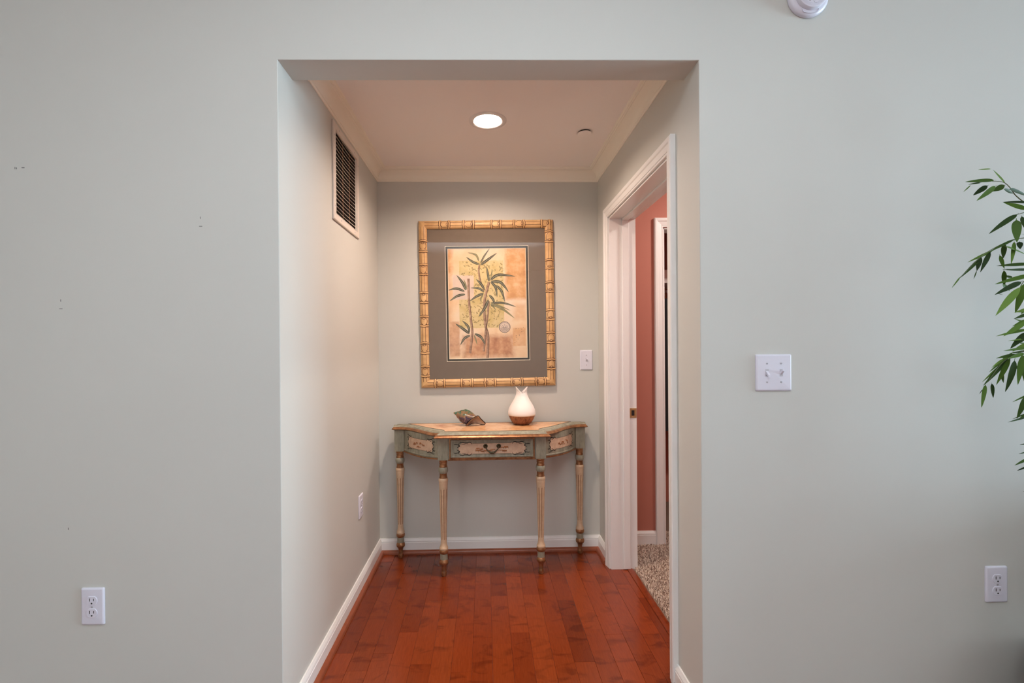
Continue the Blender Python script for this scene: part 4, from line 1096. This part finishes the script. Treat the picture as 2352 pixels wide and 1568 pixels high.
m_ = so_.modifiers.new('wall', 'SOLIDIFY'); m_.thickness = .0022; m_.offset = -1; m_.material_offset = 1
MB().tube(rimr, .0026, 8, closed=True).build('dark_lip', 'shellrim', she, 60)

# ------------------------------------------------------------------ sideboard added out of view to shade the lower right wall
sbd = empty('shade_sideboard', (3.55, -.27, 0), 'dark wooden sideboard added out of view past the bamboo plant to shade the front wall', 'shade_sideboard')
MB().box((-.62, -.22, .12), (.62, .22, .78)).build('body', 'pot', sbd, bevel=.004)
MB().box((-.65, -.235, .78), (.65, .235, .81)).build('top', 'pot', sbd, bevel=.004)
for k in range(3):
    x0 = -.60 + .40 * k + .005; d_ = MB().box((x0, -.236, .15), (x0 + .39, -.22, .75)).build('door', 'pot', sbd, bevel=.003)
    MB().lathe([(.006, 0), (.006, .012), (.012, .016), (.012, .022), (.004, .026)], 14).build('knob', 'brass', d_, 40, loc=(x0 + .35, -.236, .48)).rotation_euler = (math.pi / 2, 0, 0)
for lx_ in (-.58, .58):
    for ly_ in (-.18, .18): MB().lathe([(.016, 0), (.024, .12)], 14).build('leg', 'pot', sbd, 40, loc=(lx_, ly_, 0))

# ------------------------------------------------------------------ bamboo plant at the right
plant = empty('bamboo_plant', (2.42, -.26, 0), 'leafy artificial bamboo plant in a dark basket beside the front wall', 'plant')
po = Vector((2.42, -.26, 0))
fixn(MB().lathe([(.13, 0), (.15, .02), (.175, .14), (.18, .26), (.185, .30), (.165, .30), (.16, .27)], 32).build('basket', 'pot', plant, 40))
MB().lathe([(.159, .262), (.10, .272), (.001, .275)], 24, caps=False).build('soil', 'soil', plant)
rnd = random.Random(3)
for (bx_, by_, tx_, ty_, h) in ((-.03, 0, -.05, .02, 1.95), (.05, .04, .10, .05, 2.05), (0, -.05, .02, -.06, 1.8), (.07, -.02, .18, -.03, 1.7), (-.07, .05, -.10, .08, 1.5)):
    pts = spline([(bx_, by_, .26), (bx_ + (tx_ - bx_) * .4, by_ + (ty_ - by_) * .5, h * .5), (tx_, ty_, h)], 8)
    mbk = MB(); mbk.tube(pts, [.011 - .005 * i / (len(pts) - 1) for i in range(len(pts))], 8)
    for i in range(2, len(pts) - 1, 2):
        a, b = Vector(pts[i]), Vector(pts[i]) + (Vector(pts[i + 1]) - Vector(pts[i])).normalized() * .008; mbk.tube([a, b], .0128 - .005 * i / len(pts), 8)
    mbk.build('cane', 'cane', plant, 50)
# leaf meshes: flat blade along +x, width 1 scaled, gentle arch
def leaf_mesh(curl, fold, blunt):
    n = 15; vs = []; fs = []
    for i in range(n):
        t = -.10 + 1.10 * i / (n - 1); u = max(0.0, t)
        w = (math.sin(math.pi * min(1, u ** .60)) ** .75 if blunt else math.sin(math.pi * min(1, u ** .68)) ** .9) * .5
        w = max(w, .035 if i < n - 1 else .0); z = -curl * t * t
        vs += [(t, -w, z + fold * w * .25), (t, 0, z), (t, w, z + fold * w * .25)]
    for i in range(n - 1):
        for j in range(2): fs.append((i * 3 + j, i * 3 + j + 1, (i + 1) * 3 + j + 1, (i + 1) * 3 + j))
    me = bpy.data.meshes.new('leaf'); me.from_pydata(vs, [], fs); me.update(); me.materials.append(M['leaf'])
    for p in me.polygons: p.use_smooth = True
    return me
LM = [leaf_mesh(.10, .25, False), leaf_mesh(.02, .35, True), leaf_mesh(.18, .15, True), leaf_mesh(-.06, .3, False)]
def leaf(base, tipv, width, face, k):
    """base/tip in world; face = direction the blade looks at"""
    d = tipv - base; L = d.length; x = d / L; z = face - x * face.dot(x); z.normalize(); y = z.cross(x)
    o = bpy.data.objects.new('leaf', LM[k % 4]); COL.objects.link(o); o.parent = plant
    m = Matrix.Identity(4); b = base - po; ws = min(width, .028)
    for i in range(3): m[i][0] = x[i] * L; m[i][1] = y[i] * ws; m[i][2] = z[i] * L * .6; m[i][3] = b[i]
    o.matrix_local = m
    return o
A = lambda x, y: (2140 + x * .2551, 340 + y * .2551)
B = lambda x, y: (2180 + x * .306, 640 + y * .306)
LEAF = []
for (a, b, w, yy) in (((530, 188), (418, 195), 14, -.28), ((660, 315), (542, 195), 26, -.28), ((557, 290), (300, 303), 44, -.29), ((500, 340), (372, 425), 52, -.30), ((570, 345), (428, 462), 50, -.30), ((655, 335), (545, 390), 58, -.29), ((650, 370), (728, 412), 40, -.28), ((700, 372), (870, 432), 55, -.30), ((440, 312), (330, 325), 16, -.28), ((350, 335), (282, 398), 8, -.28),
                       ((900, 492), (645, 478), 30, -.33), ((850, 548), (655, 485), 44, -.33), ((762, 600), (525, 752), 54, -.32), ((762, 652), (768, 848), 74, -.32), ((812, 618), (850, 730), 52, -.33),
                       ((742, 822), (522, 928), 26, -.24), ((540, 928), (330, 1022), 26, -.22), ((525, 938), (440, 1112), 40, -.22), ((440, 980), (405, 1108), 42, -.21), ((445, 985), (252, 1172), 30, -.20), ((255, 1162), (180, 1260), 10, -.20), ((655, 868), (640, 1003), 42, -.24), ((742, 848), (716, 1045), 36, -.25), ((670, 890), (870, 965), 50, -.27), ((790, 845), (798, 902), 46, -.26), ((405, 1105), (378, 1180), 6, -.21),
                       ((612, 968), (652, 1085), 34, -.32), ((900, 1042), (590, 1055), 36, -.35), ((900, 1095), (650, 1102), 32, -.34), ((900, 1140), (585, 1212), 46, -.36), ((800, 1205), (590, 1302), 54, -.36), ((792, 1258), (577, 1502), 66, -.38), ((832, 1228), (760, 1485), 64, -.37), ((650, 1105), (650, 1245), 40, -.30), ((720, 1165), (650, 1140), 30, -.30), ((640, 1230), (705, 1285), 36, -.29), ((590, 1310), (638, 1325), 18, -.33), ((900, 1440), (745, 1478), 30, -.36), ((900, 1480), (735, 1540), 34, -.36)):
    LEAF.append((A(*a), A(*b), w * .2551, yy))
for (a, b, w, yy) in (((575, 325), (405, 435), 42, -.38), ((600, 378), (358, 425), 26, -.36), ((580, 405), (460, 522), 46, -.35), ((590, 448), (435, 472), 14, -.34), ((600, 518), (400, 545), 24, -.36), ((505, 568), (348, 600), 30, -.34), ((410, 600), (318, 665), 13, -.31), ((400, 640), (248, 778), 16, -.28), ((440, 600), (268, 795), 32, -.29), ((272, 800), (243, 968), 28, -.24), ((320, 790), (332, 895), 28, -.25), ((390, 690), (405, 782), 28, -.27), ((490, 618), (445, 858), 56, -.38), ((548, 578), (510, 798), 46, -.37), ((455, 598), (350, 797), 36, -.33), ((555, 600), (575, 790), 42, -.36), ((600, 868), (480, 920), 12, -.31), ((575, 885), (518, 1052), 40, -.34), ((600, 1032), (430, 1080), 14, -.30), ((590, 1008), (470, 1055), 9, -.29), ((610, 1235), (528, 1245), 11, -.31), ((610, 1295), (530, 1310), 9, -.31), ((620, 1340), (492, 1395), 22, -.34), ((620, 1402), (500, 1436), 18, -.34), ((255, 830), (220, 868), 7, -.24), ((590, 1015), (520, 1052), 14, -.33), ((560, 560), (440, 600), 30, -.35), ((600, 480), (470, 545), 30, -.37), ((470, 560), (300, 700), 22, -.30), ((600, 300), (470, 360), 24, -.24), ((610, 345), (480, 300), 20, -.22), ((600, 420), (500, 500), 30, -.24), ((610, 500), (520, 470), 22, -.22), ((600, 560), (520, 640), 34, -.26), ((600, 640), (540, 720), 36, -.24), ((600, 700), (585, 800), 36, -.26), ((600, 540), (450, 560), 18, -.22), ((590, 600), (480, 690), 22, -.22), ((610, 240), (500, 250), 26, -.22), ((620, 200), (540, 260), 30, -.24)):
    LEAF.append((B(*a), B(*b), w * .306, yy))
rnd = random.Random(12)
for k, (a, b, w, yy) in enumerate(LEAF):
    yy *= .55; p, q = px(a[0], a[1], 'y', yy), px(b[0], b[1], 'y', yy + rnd.uniform(-.015, .03))
    face = (CAM - p).normalized() * .6 + Vector((rnd.uniform(-.4, .4), -.3, rnd.uniform(.1, .7)))
    leaf(p, q, w / 1080 * (1.52 + yy) * .82 + .001, face, rnd.randrange(4))
# foliage beyond the frame edge
nleaf = 0
for k in range(2500):
    z = rnd.uniform(.50, 2.0); a = rnd.uniform(0, 2 * math.pi); r = rnd.uniform(.04, .30)
    base = po + Vector((r * math.cos(a), r * math.sin(a) * .62, z))
    d = Vector((math.cos(a) + rnd.uniform(-.4, .4), (math.sin(a) + rnd.uniform(-.4, .4)) * .7, rnd.uniform(-.9, .15))).normalized() * rnd.uniform(.07, .12)
    tp = base + d
    if max(base.y, tp.y) > -.02 or nleaf >= 215: continue
    # the crown's open side, towards the alcove, carries only the sprays set out above
    if min(base.x - 1.145 * base.y, tp.x - 1.145 * tp.y) < .6577 + 1.145 * 1.5206 + (.0 if 1.05 < z < 1.55 else .02): continue
    leaf(base, tp, rnd.uniform(.012, .019), Vector((rnd.uniform(-.5, .5), rnd.uniform(-1, .2), rnd.uniform(.2, 1))), rnd.randrange(4)); nleaf += 1
for pts, yy in (([(875, 520), (760, 430), (700, 350), (640, 305), (548, 300)], -.285), ([(900, 560), (830, 580), (765, 600)], -.325), ([(900, 800), (740, 825), (600, 880), (440, 980), (255, 1165)], -.225), ([(900, 1080), (760, 1090), (640, 1090)], -.33), ([(900, 1150), (830, 1200), (795, 1255)], -.36)):
    q = spline([tuple(px(*A(*p), 'y', yy * .55) - po) for p in pts], 5); MB().tube(q, [.0016 - .0009 * i / (len(q) - 1) for i in range(len(q))], 6).build('twig', 'twig', plant, 60)
for pts, yy in (([(640, 470), (560, 540), (470, 580), (390, 640), (300, 760)], -.32), ([(640, 860), (580, 885)], -.33), ([(640, 1010), (560, 1035)], -.31)):
    q = spline([tuple(px(*B(*p), 'y', yy * .55) - po) for p in pts], 5); MB().tube(q, [.0016 - .0009 * i / (len(q) - 1) for i in range(len(q))], 6).build('twig', 'twig', plant, 60)
for pt in (A(875, 520), A(900, 560), A(900, 800), A(900, 1080), A(900, 1150)):
    q0 = px(*pt, 'y', -.16) - po; MB().tube(spline([tuple(q0), (q0.x * .5 - .03, q0.y * .5, q0.z - .015), (-.045, .012, q0.z - .11)], 6), .0026, 6).build('branch', 'twig', plant, 60)
for pt in (B(640, 470), B(640, 860), B(640, 1010), B(620, 1300)):
    q0 = px(*pt, 'y', -.17) - po; MB().tube(spline([tuple(q0), (q0.x * .5 - .03, q0.y * .5, q0.z - .01), (-.042, .010, q0.z - .10)], 6), .0026, 6).build('branch', 'twig', plant, 60)
